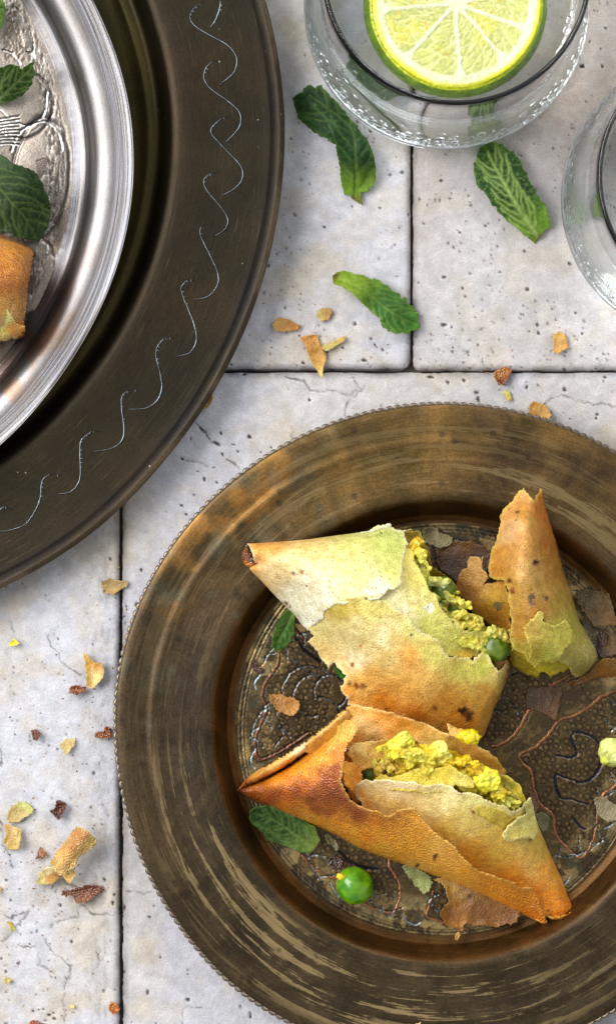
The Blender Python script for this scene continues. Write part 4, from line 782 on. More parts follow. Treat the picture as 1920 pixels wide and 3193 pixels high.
def pea(x, y, h, r, parent, col=None, dents=0.06, name='pea'):
    V, F = ico(4); s = rng.uniform(0, 50, 2); d = 1 + dents * (fbm(V[:, 0] * 1.6 + s[0], V[:, 1] * 1.6 + V[:, 2] + s[1], 3, 3) - .5) * 2
    cr = np.maximum(0, V @ np.array([.55, .45, .7]) - .93) * -1.5; V2 = V * (d + cr)[:, None] * r / 1000 * np.array([1, 1, .92]); V2 = V2 + np.array(P(x, y, h / 1000))
    return mesh_np(name, V2, F, M_PEA if parent is None else M_PEA_OLIVE, parent, None, origin=P(x, y, (h - r) / 1000))
pea(1382, 1842, 19.6, 4.3, A, dents=.14); pea(1541, 2020, 17.6, 4.6, A, dents=.14); pea(1404, 1918, 17.8, 3.4, A)
it = []
for cx_, cy_, n, sx_, sy_, hh, cc in [(1360,1812,7,14,9,24,(206,214,150)),(1395,1862,6,12,10,22.5,(200,206,120)),(1310,1740,10,14,34,25,(226,216,90)),(1430,1925,26,30,42,23.5,(226,210,84)),(1470,1945,16,30,22,22,(230,216,96)),(1550,1972,16,26,10,21.5,(232,226,130)),(1340,1862,8,16,16,26,(214,212,110)),(1296,1700,6,8,12,24,(236,186,16)),(1580,1995,6,8,16,19,(206,176,60))]:
    for _ in range(int(n * 1.5)): r_ = rng.uniform(.45, 1.25); it.append((cx_ + rng.normal(0, sx_ * .7), cy_ + rng.normal(0, sy_ * .7), hh + rng.uniform(-2, 1.2), (r_ * rng.uniform(1, 1.7), r_, r_ * .8), cc))
merge_filling('filling', [fs, lumps('filling_crumbs', it, M_FILL, A, None, 2, .55)], A)
# translucent green layer over the filling
sheet('pastry_layer', [('t', Z(1280, 1600, .283, [(-60,280),(-10,330),(20,420),(60,560),(140,700),(220,880),(280,940),(330,1060),(480,1180),(600,1300),(700,1290),(810,1310),(860,1400),(850,1510),(740,1580),(600,1620),(300,1560),(0,1300),(-200,1080),(-460,960),(-440,700),(-160,500)]))],
      HA, [(1270,1720,(226,218,120)),(1300,1800,(230,222,130)),(1310,1900,(226,224,150)),(1350,1960,(200,202,110)),(1430,2000,(196,200,112)),(1500,2020,(206,206,126)),(1370,1900,(216,214,130)),(1220,1850,(234,230,186)),(1260,1900,(238,234,200)),(1250,1860,(234,228,180)),(1460,2050,(206,170,60))], M_PASTRY, A, seed=13, amp=6, lift=-1.5, curl=.9, edge_col=(232,226,140), marks=[(1338,1895,16,(240,244,240))])
# lower big sheet
sheet('pastry_layer', [('t', Z(1280, 1600, .283, [(-420,900),(-250,980),(0,1170),(90,1290),(200,1340),(310,1390),(370,1530),(420,1580),(520,1590),(640,1590),(680,1630),(760,1560),(860,1560),(890,1640),(960,1740)]) + [(1576,2068)]), ('f', [(1588,2081),(1566,2150),(1545,2194),(1522,2256),(1494,2308)]), ('t', [(1420,2320),(1397,2300),(1350,2285),(1250,2240),(1130,2215),(1085,2200)]),
      ('t', [(1085,2180),(1072,2160),(1056,2138),(1072,2130),(1066,2115),(1077,2108)]), ('t', [(1066,2096),(1044,2064)]), ('t', [(1025,2086),(990,2040),(959,2000),(978,1983),(962,1975),(960,1955),(1000,1900),(1080,1860)])],
      HA, [(1000,1950,(216,208,150)),(980,2010,(232,206,152)),(1020,2060,(234,208,156)),(1100,1930,(222,212,164)),(1200,1980,(230,222,176)),(1100,2000,(222,210,160)),(1100,2060,(240,226,190)),(1200,2060,(234,206,144)),(1300,1960,(220,218,146)),(1270,2060,(238,176,96)),(1280,2100,(236,184,110)),(1350,2050,(210,206,120)),(1450,2090,(206,200,104)),(1500,2080,(200,200,96)),
           (1550,2110,(226,206,130)),(1350,2130,(230,186,112)),(1080,2150,(224,156,62)),(1150,2120,(234,184,106)),(1250,2150,(234,180,98)),(1400,2180,(220,164,76)),(1300,2230,(214,138,44)),(1450,2250,(212,142,46)),(1520,2180,(218,164,76)),(1200,2200,(220,146,50)),(1060,1890,(190,172,84)),(1110,1895,(200,184,100)),(1170,1900,(206,196,120))],
      M_PASTRY, A, seed=14, amp=6, R=30, hb=4.0, curl=1.0, edge_col=(246,238,200), lift=0.15,
      marks=[(1092,2133,9,(110,60,25)),(1110,2137,13,(120,64,26)),(1135,2143,9,(110,62,30)),(1128,2140,11,(150,90,40)),(1355,2207,9,(120,66,24)),(1441,2218,13,(40,22,12)),(1450,2210,10,(36,20,10)),(1462,2232,16,(90,50,20)),(1098,2072,8,(150,84,20)),(1126,2016,6,(176,96,30)),(1105,1944,4,(60,30,12)),(1283,1980,4,(50,30,12))])
# top sheet
sheet('pastry_layer', [('f', [(768,1695),(841,1691),(945,1683),(1030,1672),(1106,1662)]), ('t', [(1150,1655),(1175,1640),(1214,1632),(1219,1643),(1266,1653),(1262,1672),(1273,1695),(1257,1724),(1256,1760),(1254,1780),(1252,1823),(1225,1832),(1205,1850),(1180,1868),(1157,1870),(1130,1868),(1101,1874),(1073,1886),(1045,1884),(1030,1890),(1011,1907),(1006,1930),(985,1950),(957,1967)]),
      ('f', [(940,1948),(922,1922),(890,1890),(860,1860),(830,1828),(808,1804),(778,1772)]), ('t', [(800,1758),(790,1745),(786,1725)])], lift=.55, R=34, hb=[(768,1695,14.5),(950,1683,14),(1106,1662,15),(957,1967,6),(860,1860,9),(778,1772,12.5)], seed=15, amp=5, curl=.25, edge_col=(252,248,226),
      marks=[(915,1790,7,(60,60,70)),(941,1782,8,(150,100,50)),(893,1880,8,(110,60,30)),(903,1890,6,(130,76,30)),(812,1716,5,(120,70,30))], **kA1)
# open dark tip: the rolled mouth of the pastry
sheet('rolled_tip', [('f', [(768,1697),(786,1725),(800,1757),(775,1768),(757,1752),(754,1728)])], [(768,1697,16),(800,1757,15.5),(757,1752,15),(754,1728,15.2)], [(760,1740,(96,48,20)),(785,1740,(60,28,12)),(775,1760,(200,120,50))], M_BROWN, A, seed=16, R=8, hb=13.6, curl=0)
sheet('pastry_flake', [('t', Z(700, 1450, .4717, [(860,455),(960,432),(1050,400),(1090,385),(1105,410),(1000,440),(930,452)]))], [(1110,1662,24.6),(1214,1632,27)], [(1150,1650,(214,222,196))], M_FLAKE, A, seed=17, amp=4, lift=.9)
# right hand side wall seen edge on
sheet('pastry_layer', [('t', [(1532,2066),(1552,2060),(1582,2058)]), ('f', [(1590,2082),(1580,2120),(1562,2160),(1545,2196),(1530,2190),(1545,2130)])], [(1532,2066,19),(1586,2058,17),(1588,2081,12),(1545,2194,6),(1545,2130,15)], [(1560,2090,(176,140,100)),(1550,2180,(190,150,90))], M_PASTRY, A, seed=18, R=12, hb=4, curl=.3)
# --- C: front samosa
Cc = empty('opened_samosa', P(1230, 2560, .0015), 'browned golden samosa in front, split open to show yellow crumbly filling', 'samosa')
HC = [(738,2463,9),(771,2425,12),(771,2487,7),(865,2440,22),(900,2400,22),(1000,2400,32),(1040,2330,33),(1077,2260,33),(1060,2450,33),(936,2540,14),(1040,2585,14),(950,2480,26),(1150,2540,30),(1240,2600,25),(1125,2630,12),(1214,2670,12),(1290,2530,35),(1357,2600,33),(1321,2700,13),(1330,2650,22),(1467,2700,28),(1430,2750,14),(1539,2730,24),(1510,2790,11),(1620,2766,19),(1588,2830,8),(1666,2865,5),(1661,2775,15),(1710,2880,4)]
sheet('inner_layer', [('t', [(1030,2260),(1100,2225),(1300,2262),(1450,2310),(1560,2400),(1640,2500),(1560,2560),(1300,2520),(1100,2500),(1050,2400)])], [(1030,2260,20),(1300,2262,17),(1560,2400,16),(1640,2500,17),(1300,2520,20),(1100,2500,19),(1050,2400,20),(1200,2400,16)],
      [(1100,2450,(216,140,50)),(1120,2300,(226,170,90)),(1090,2400,(220,150,60)),(1200,2420,(150,130,40)),(1400,2400,(190,150,50)),(1600,2480,(170,150,40)),(1150,2500,(196,112,30)),(1220,2520,(150,70,24))], M_PASTRY, Cc, seed=21, amp=6, curl=0)
sheet('pastry_layer', [('t', [(1096,2194),(1143,2208),(1190,2215),(1233,2225),(1299,2246),(1350,2268),(1398,2290)]), ('t', Z(1220, 2100, .4717, [(372,330),(400,348),(470,372),(520,410),(560,440),(580,482),(650,510),(700,580),(750,650),(740,665),(700,672),(640,630),(520,570),(400,545),(250,500),(150,450)]) + [(1270,2310),(1252,2312),(1219,2312),(1170,2310),(1139,2310),(1125,2350),(1080,2340),(1075,2290),(1080,2230)])],
      [(1096,2194,24),(1299,2240,27),(1398,2290,29),(1479,2289,31),(1550,2374,25),(1574,2407,20),(1522,2392,22),(1409,2355,24),(1291,2312,22),(1139,2310,21),(1075,2290,24),(1125,2350,20),(1200,2270,26)],
      [(1110,2210,(236,176,96)),(1120,2260,(240,200,146)),(1180,2240,(232,160,80)),(1150,2290,(238,196,140)),(1250,2290,(232,186,110)),(1250,2250,(222,150,66)),(1330,2270,(226,180,116)),(1340,2310,(206,180,110)),(1440,2300,(196,166,86)),(1470,2340,(196,150,80)),(1540,2390,(206,156,84)),(1100,2320,(232,170,90))], M_PASTRY, Cc, seed=22, amp=5, curl=1.4, rough=.5, edge_col=(240,206,150))
# crumpled inner folds left of the filling
sheet('pastry_fold', [('t', [(1150,2312),(1245,2305),(1215,2335),(1170,2390),(1120,2405),(1095,2372),(1080,2350),(1100,2318)])], [(1150,2312,27),(1245,2305,25),(1170,2390,24),(1095,2372,28),(1120,2340,31)], [(1130,2340,(238,202,142)),(1200,2330,(222,186,100)),(1110,2380,(232,176,96))], M_PASTRY, Cc, seed=23, amp=5, curl=1.2, rough=.8)
sheet('pastry_fold', [('t', [(1062,2372),(1100,2380),(1125,2405),(1130,2430),(1110,2450),(1108,2480),(1072,2450)])], [(1062,2372,30),(1125,2405,26),(1108,2480,25),(1072,2450,30)], [(1080,2410,(232,160,66)),(1120,2430,(226,150,60))], M_PASTRY, Cc, seed=24, amp=5, curl=1)
pea(1148, 2412, 20, 3.6, Cc)
fs = sheet('filling', [('t', [(1165,2400),(1175,2380),(1212,2332),(1255,2300),(1300,2322),(1358,2330),(1401,2353),(1439,2376),(1500,2385),(1538,2414),(1566,2452),(1613,2490),(1608,2513),(1566,2510),(1472,2490),(1406,2450),(1330,2425),(1245,2430),(1189,2430)])],
      [(1170,2400,21),(1255,2315,27),(1401,2360,27),(1538,2414,25),(1613,2495,20),(1330,2390,31),(1440,2420,29),(1245,2420,26),(1500,2460,27),(1566,2505,23)],
      [(1200,2400,(206,176,60)),(1260,2330,(236,220,40)),(1240,2370,(214,190,50)),(1330,2360,(236,200,20)),(1380,2370,(240,196,10)),(1450,2400,(226,200,40)),(1500,2450,(226,214,40)),(1580,2490,(216,214,70)),(1290,2390,(226,196,40))], M_FILL, Cc, seed=25, amp=8, thick=3, step=4.6, curl=0, hmod=crumbly(3.6, 24), colmod=fillcol)
it = []
for cx_, cy_, n, sx_, sy_, hh, cc in [(1262,2318,14,16,14,33,(240,230,70)),(1226,2345,12,16,14,31,(226,206,60)),(1275,2360,16,30,14,32,(236,222,60)),(1345,2345,14,26,14,32,(240,204,20)),(1420,2375,20,36,14,31,(240,206,20)),(1350,2385,14,40,14,32,(230,196,40)),(1200,2385,12,20,16,27,(206,176,70)),(1480,2400,10,18,10,29,(230,196,50)),
     (1520,2440,20,18,18,31,(236,226,50)),(1550,2470,18,20,16,30,(232,214,50)),(1590,2495,16,22,12,27,(226,222,90)),(1190,2410,6,14,8,24,(160,130,40)),(1440,2430,10,30,10,30,(226,206,50))]:
    for _ in range(int(n * 1.5)): r_ = rng.uniform(.5, 1.5); it.append((cx_ + rng.normal(0, sx_ * .75), cy_ + rng.normal(0, sy_ * .75), hh + rng.uniform(-3.2, .6), (r_ * rng.uniform(1, 1.9), r_, r_ * .8), cc))
it += [(1377,2346,33,(3.6,2.6,1.6),(250,244,120)),(1262,2312,33.5,(2.6,2.8,1.6),(246,238,110)),(1290,2358,34,(5.6,2.2,1.6),(238,226,80)),(1520,2432,32,(3.2,3.4,1.8),(240,232,70)),(1240,2330,33,(3.2,2.8,1.8),(240,226,50))]
merge_filling('filling', [fs, lumps('filling_crumbs', it, M_FILL, Cc, None, 2, .6)], Cc, seed=8)
sheet('inner_layer', [('t', [(1160,2428),(1189,2412),(1215,2420),(1245,2416),(1280,2402),(1302,2396),(1350,2400),(1401,2386),(1440,2410),(1476,2433),(1478,2455),(1450,2458),(1420,2445),(1400,2470),(1300,2470),(1200,2460)])], [(1160,2428,26),(1302,2396,31),(1401,2388,32),(1476,2433,31),(1300,2470,31),(1200,2460,29)],
      [(1200,2425,(190,176,60)),(1300,2415,(206,196,76)),(1400,2410,(222,204,70)),(1460,2440,(190,176,80)),(1440,2430,(216,206,120))], M_PASTRY, Cc, seed=26, amp=5, curl=.8, lift=.4)
sheet('pastry_curl', [('t', [(1547,2414),(1580,2419),(1613,2442),(1630,2470),(1636,2500),(1618,2494),(1590,2468),(1557,2438)])], [(1547,2414,26),(1580,2419,28),(1613,2442,27),(1632,2495,24),(1590,2468,28)], [(1570,2425,(180,166,56)),(1620,2470,(196,176,40)),(1590,2450,(130,130,20))], M_PASTRY, Cc, seed=27, amp=4, curl=1.6, edge_col=(226,216,110))
# cream coloured sheet on the right
HC2 = [(1110,2449,27),(1172,2430,31),(1257,2437,33),(1399,2450,33),(1512,2492,32),(1593,2529,29),(1649,2487,26),(1656,2515,22),(1682,2586,15),(1640,2600,22),(1560,2600,26),(1400,2540,31),(1250,2500,29),(1130,2520,23),(1715,2666,10),(1650,2680,18),(1550,2700,19),(1748,2737,8),(1700,2760,12),(1792,2842,5),(1740,2850,7),(1690,2850,6),(1450,2640,25),(1300,2560,26),(1600,2760,13)]
sheet('pastry_layer', [('t', [(1106,2470),(1108,2450),(1125,2434),(1139,2431),(1155,2436),(1172,2430),(1215,2430),(1257,2437),(1291,2440),(1333,2452),(1365,2440),(1399,2446),(1428,2468),(1484,2477),(1512,2492),(1569,2515),(1593,2529),(1625,2520),(1640,2500),(1650,2485),(1659,2515)]), ('f', [(1668,2545),(1682,2586),(1715,2666),(1748,2737),(1772,2801),(1792,2842),(1758,2869),(1739,2873)]), ('t', [(1709,2864),(1650,2820),(1500,2760),(1300,2620),(1150,2560)])],
      HC2, [(1150,2450,(230,212,176)),(1250,2445,(236,222,190)),(1400,2460,(232,224,176)),(1500,2500,(220,216,150)),(1550,2520,(212,204,120)),(1180,2500,(206,180,120)),(1250,2520,(198,172,106)),(1350,2500,(214,200,146)),(1450,2560,(206,184,110)),(1400,2600,(204,176,96)),(1550,2620,(206,176,86)),(1640,2540,(216,208,140)),
           (1650,2620,(214,184,104)),(1690,2640,(206,176,90)),(1550,2680,(206,170,80)),(1650,2700,(222,176,96)),(1720,2720,(216,150,66)),(1600,2750,(222,164,66)),(1700,2800,(226,140,30)),(1770,2840,(206,120,30)),(1130,2500,(214,160,80)),(1480,2660,(200,150,56))], M_PASTRY, Cc, seed=28, amp=5, R=30, hb=2.6, curl=1.2, edge_col=(240,234,200), marks=[(1475,2533,8,(130,60,20))])
sheet('pastry_flake', [('t', Z(1220, 2100, .4717, [(740,1100),(735,1060),(760,1010),(800,985),(830,950),(890,930),(880,860),(915,820),(930,890),(950,960),(960,1040),(940,1100),(860,1090),(800,1110)]))], HC2, [(1580,2580,(222,212,140)),(1640,2560,(214,208,134)),(1620,2600,(206,190,104))], M_PASTRY, Cc, seed=29, amp=4, lift=.9, curl=1, edge_col=(240,236,180))
sheet('pastry_flake', [('t', Z(1220, 2100, .4717, [(545,880),(600,870),(700,900),(780,930),(830,955),(760,1000),(740,1040),(700,1000),(640,985),(600,950),(555,930)]))], HC2, [(1500,2540,(190,170,76)),(1560,2560,(180,160,60))], M_FLAKE, Cc, seed=30, amp=3, lift=.45, curl=.1)  # raised patch coloured darker to stand in for a shaded recess
# curled end at the right tip
sheet('pastry_fold', [('f', [(1688,2845),(1720,2850),(1752,2848),(1778,2838),(1790,2844),(1775,2858),(1757,2870),(1739,2874),(1709,2866)])], [(1688,2845,9),(1752,2848,11),(1790,2844,7),(1739,2874,6)], [(1720,2860,(232,160,60)),(1770,2850,(226,150,50))], M_BROWN, Cc, seed=31, R=8, hb=2.5, curl=0)
# rear strip along the left upper edge
HS = [(745,2455,9),(771,2425,13),(865,2364,20),(945,2312,24),(1030,2246,26),(1090,2196,26),(818,2428,14),(900,2385,19),(960,2342,22),(1040,2290,23)]
sheet('pastry_strip', [('f', [(742,2462),(771,2425),(818,2392),(865,2364),(945,2312),(1030,2246),(1088,2196)]), ('f', [(1100,2215),(1060,2262),(1000,2318),(955,2350),(889,2395),(818,2432)])], HS, [(760,2450,(150,80,30)),(800,2420,(200,140,60)),(865,2375,(232,190,120)),(930,2330,(242,224,190)),(1000,2280,(226,190,120)),(1070,2220,(232,186,110)),(900,2400,(222,160,76)),(1000,2310,(170,120,40))], M_PASTRY, Cc, seed=32, R=14, hb=5, curl=0)  # palest point paints the highlight along the ridge
sheet('pastry_layer', [('t', [(948,2326),(1000,2290),(1060,2240),(1085,2215),(1098,2232),(1060,2300),(1000,2340),(968,2352),(952,2345)])], [(948,2326,23.6),(1060,2240,25.6),(1085,2215,25),(968,2352,22.5),(1060,2300,23)], [(1000,2310,(166,116,40)),(1060,2250,(176,126,50))], M_PASTRY, Cc, seed=33, amp=4, lift=.6, curl=0)
# browned cone and long front flap
sheet('browned_layer', [('f', [(738,2463),(771,2448),(818,2430),(889,2392),(955,2345),(1002,2312),(1036,2286)]), ('t', [(1040,2262),(1055,2262),(1077,2246),(1098,2250),(1112,2275),(1108,2290),(1090,2310),(1077,2335),(1072,2364),(1066,2400),(1063,2430),(1070,2455),(1077,2473),(1101,2501),(1134,2520),(1172,2529),(1205,2543),(1224,2539),(1240,2527),(1262,2521),(1290,2521),(1308,2543),(1327,2567),(1357,2600),(1409,2633),(1428,2657),(1465,2694),(1500,2715),(1539,2728),(1603,2752),(1622,2767),(1661,2767),(1680,2815),(1692,2846),(1714,2888)]),
      ('f', [(1666,2869),(1588,2835),(1510,2796),(1433,2762),(1321,2718),(1239,2689),(1125,2647),(1040,2600),(936,2558),(832,2515),(771,2487)])], HC,
      [(745,2463,(84,38,12)),(790,2480,(140,66,16)),(790,2450,(180,104,34)),(860,2420,(230,146,44)),(850,2478,(140,62,18)),(930,2390,(240,156,50)),(950,2450,(176,88,26)),(900,2500,(170,84,18)),(1000,2350,(240,156,54)),(1050,2290,(244,196,120)),(1060,2350,(216,130,50)),(1020,2430,(150,70,16)),(1050,2400,(146,68,16)),(1050,2470,(126,56,14)),(980,2490,(134,60,14)),(920,2480,(140,64,14)),(1000,2520,(146,68,14)),(1080,2505,(124,54,12)),(1040,2530,(150,72,16)),(1110,2535,(136,62,14)),(980,2556,(236,156,54)),(1030,2580,(236,158,56)),(1100,2585,(234,156,54)),(1100,2620,(236,164,66)),(1180,2590,(232,152,50)),(1190,2640,(236,164,66)),(900,2530,(206,116,36)),(880,2450,(206,122,40)),(960,2400,(236,154,52)),(1250,2600,(232,160,64)),(1170,2555,(206,124,40)),
       (960,2540,(214,140,60)),(1060,2560,(216,136,44)),(1150,2600,(214,132,36)),(1220,2565,(206,134,44)),(1250,2560,(210,140,50)),(1280,2560,(214,150,60)),(1250,2640,(232,156,50)),(1350,2640,(230,172,96)),(1330,2590,(216,150,60)),(1400,2680,(222,160,84)),(1300,2700,(222,156,60)),(1430,2720,(232,156,50)),(1530,2770,(232,146,36)),(1620,2800,(230,142,30)),(1690,2860,(214,120,24))],
      M_BROWN, Cc, seed=34, amp=5, R=36, hb=2.4, curl=1.0, lift=.5, step=6, edge_col=(236,186,110), marks=[(1357,2671,9,(90,44,14)),(1300,2699,9,(50,24,10)),(1355,2680,6,(110,60,20))])
sheet('pastry_flake', [('t', Z(1000, 2150, .4717, [(835,222),(860,235),(900,255),(940,262),(945,290),(1010,290),(1025,330),(980,350),(920,330),(860,310),(840,260)]))], [(1395,2256,31),(1480,2300,32)], [(1420,2280,(216,170,100)),(1470,2300,(206,176,60))], M_FLAKE, Cc, seed=35, amp=5, lift=.6, curl=1)
lumps('filling_crumbs', [(1448,2290,33.5,(2.2,1.6,1.2),(240,206,10)),(1465,2297,33.5,(2.4,2.0,1.3),(240,214,20)),(1478,2303,33,(2.0,1.6,1.1),(244,222,40)),(1452,2303,33,(1.5,1.4,1.0),(226,190,10))], M_FILL, Cc)
# --- B: upright cone at the right
B = empty('cone_samosa', P(1680, 1850, .0015), 'brown and olive cone shaped samosa end standing at the back right of the brass plate', 'samosa')
HB = [(1633,1521,20),(1687,1523,17),(1661,1560,22),(1600,1580,20),(1557,1620,18),(1640,1620,31),(1700,1600,17),(1545,1690,18),(1527,1790,17),(1620,1720,34),(1600,1800,33),(1680,1760,30),(1745,1730,13),(1650,1860,33),(1700,1900,30),(1780,1860,12),(1740,1980,27),(1800,1950,15),(1600,1950,25),(1780,2050,22),(1838,1992,11),(1857,2068,10),(1791,2105,13),(1700,2050,25),(1620,2070,17),(1730,2095,18),(1668,2110,13)]
sheet('pastry_layer', [('t', Z(1220, 1450, .4717, [(420,810),(440,740),(480,690),(500,640),(535,610),(555,603),(575,620),(590,640),(600,602),(608,640),(610,690),(625,720),(640,750),(620,775),(585,810),(560,800),(600,800),(650,770),(740,765),(790,900),(780,1100),(780,1300),(850,1370),(950,1410),(1000,1370),(1050,1395),(1100,1380),(1170,1350),(1170,1250),(1000,1000),(800,1150),(740,1085),(640,1050),(560,990),(500,920),(450,870)]))],
      [(1418,1830,9),(1479,1735,15),(1522,1804,16),(1569,1820,22),(1500,1900,13),(1569,1959,13),(1590,1850,27),(1600,2000,20),(1621,2096,8),(1700,2060,18),(1770,2085,12),(1668,2112,8),(1740,2100,11)], [(1440,1850,(150,100,50)),(1480,1760,(186,146,96)),(1500,1800,(176,136,80)),(1540,1850,(176,140,60)),(1520,1920,(160,116,40)),(1570,1950,(160,110,40)),(1600,2050,(150,130,40)),(1650,2080,(160,150,40)),(1700,2090,(186,176,50)),(1560,1810,(170,120,60))], M_PASTRY, B, seed=41, amp=7, curl=.8, marks=[(1554,1893,16,(96,84,60))])
sheet('pastry_layer', [('t', Z(1220, 1450, .4717, [(875,148),(850,170),(820,200),(800,235),(770,260),(738,292),(718,330),(712,352),(722,378),(718,410),(700,450),(690,490),(662,550),(650,590),(645,640),(640,700),(650,740),(690,765),(740,760),(760,800),(780,920),(790,1050),(780,1130),(790,1200),(830,1230),(880,1250),(900,1300),(960,1340),(1000,1300),(1060,1310),(1100,1290),(1150,1320),(1170,1350),(1210,1400)])), ('f', Z(1220, 1450, .4717, [(1250,1395),(1300,1365),(1350,1310),(1360,1260),(1340,1200),(1310,1150),(1240,1030),(1210,930),(1170,800),(1130,680),(1090,500),(1040,340),(1000,220),(997,170)])), ('t', Z(1220, 1450, .4717, [(988,153),(970,185),(935,232),(905,190)]))],
      HB, [(1640,1540,(190,140,76)),(1570,1620,(206,150,96)),(1585,1660,(214,176,140)),(1640,1620,(196,146,70)),(1700,1600,(190,110,44)),(1720,1680,(176,110,44)),(1650,1700,(190,140,70)),(1560,1720,(196,140,70)),(1540,1780,(186,130,60)),(1640,1790,(196,156,96)),(1740,1780,(176,126,60)),(1600,1850,(180,140,70)),(1700,1850,(196,156,90)),(1760,1870,(170,140,70)),(1680,1920,(176,126,60)),(1780,1950,(170,166,84)),
           (1620,1950,(166,120,50)),(1720,1970,(180,170,80)),(1800,2000,(170,160,90)),(1620,2020,(140,130,50)),(1700,2030,(150,156,60)),(1780,2040,(166,160,90)),(1840,2030,(176,170,110)),(1800,2090,(160,150,90)),(1680,2080,(176,166,60)),(1687,1530,(206,116,36))],
      M_PASTRY, B, seed=42, amp=5, R=34, hb=[(1690,1530,13.5),(1740,1700,4),(1800,1900,3),(1860,2050,3),(1800,2110,4)], curl=1.0, edge_col=(222,206,120), marks=[(1669,1755,11,(60,24,22)),(1700,1863,8,(80,40,34)),(1655,1862,14,(110,90,76)),(1655,1880,12,(120,96,80)),(1594,1843,9,(130,60,24)),(1586,1812,9,(80,50,20)),(1612,1596,5,(60,30,14))])
sheet('pastry_layer', [('t', Z(1220, 1450, .4717, [(880,1060),(900,1040),(940,1010),(985,965),(1005,975),(1000,1010),(995,1040),(1040,1055),(1080,1060),(1150,1020),(1180,1060),(1200,1150),(1150,1220),(1100,1290),(1000,1300),(960,1340),(900,1290),(920,1200),(880,1120)]))], HB, [(1650,1950,(176,150,80)),(1700,1960,(180,170,84)),(1750,1960,(190,184,90)),(1700,2040,(150,156,60)),(1650,2020,(140,126,50))], M_PASTRY, B, seed=43, amp=5, lift=.8, curl=.7, edge_col=(226,216,120))
# --- D: samosa corner on the silver plate
Dd = sheet('samosa', [('f', Z(0, 450, .3235, [(-500,760),(-200,790),(0,860),(150,920),(300,1000),(330,1080),(310,1200),(280,1420),(262,1600),(245,1720),(248,1800),(240,1850),(180,1880),(0,1915),(-300,1960),(-560,1940)]))],
      [(-160,700,30),(0,728,26),(50,750,30),(97,773,26),(60,850,42),(0,850,48),(-100,850,50),(80,950,34),(80,1010,30),(0,1000,44),(0,1065,30),(75,1050,28),(-100,1080,32)],
      [(0,760,(214,146,56)),(60,780,(214,140,46)),(60,860,(216,138,40)),(20,900,(206,124,30)),(90,900,(206,120,30)),(0,970,(240,180,90)),(40,1010,(244,206,140)),(70,1030,(226,140,40)),(10,1040,(246,216,160)),(-80,900,(214,140,50))], M_BROWN, None, seed=51, step=5.5, R=34, hb=16, curl=0, thick=1,
      label='golden folded samosa corner on the silver plate, below the dark mint leaf', cat='samosa', group=None)
sheet('folded_flap', [('t', Z(0, 450, .3235, [(-300,1500),(0,1500),(60,1570),(110,1650),(160,1720),(200,1745),(245,1750)])), ('f', Z(0, 450, .3235, [(246,1820),(235,1850),(180,1878),(0,1912),(-300,1950)]))], [(-97,935,46),(0,935,44),(36,985,42),(79,1020,37),(75,1050,32),(0,1065,34),(-97,1070,34)], [(0,960,(250,214,150)),(30,1000,(248,226,190)),(60,1030,(232,150,50)),(10,1050,(246,206,140))], M_BROWN, Dd, seed=52, R=16, hb=18, amp=1.2, lift=.8, curl=.3)
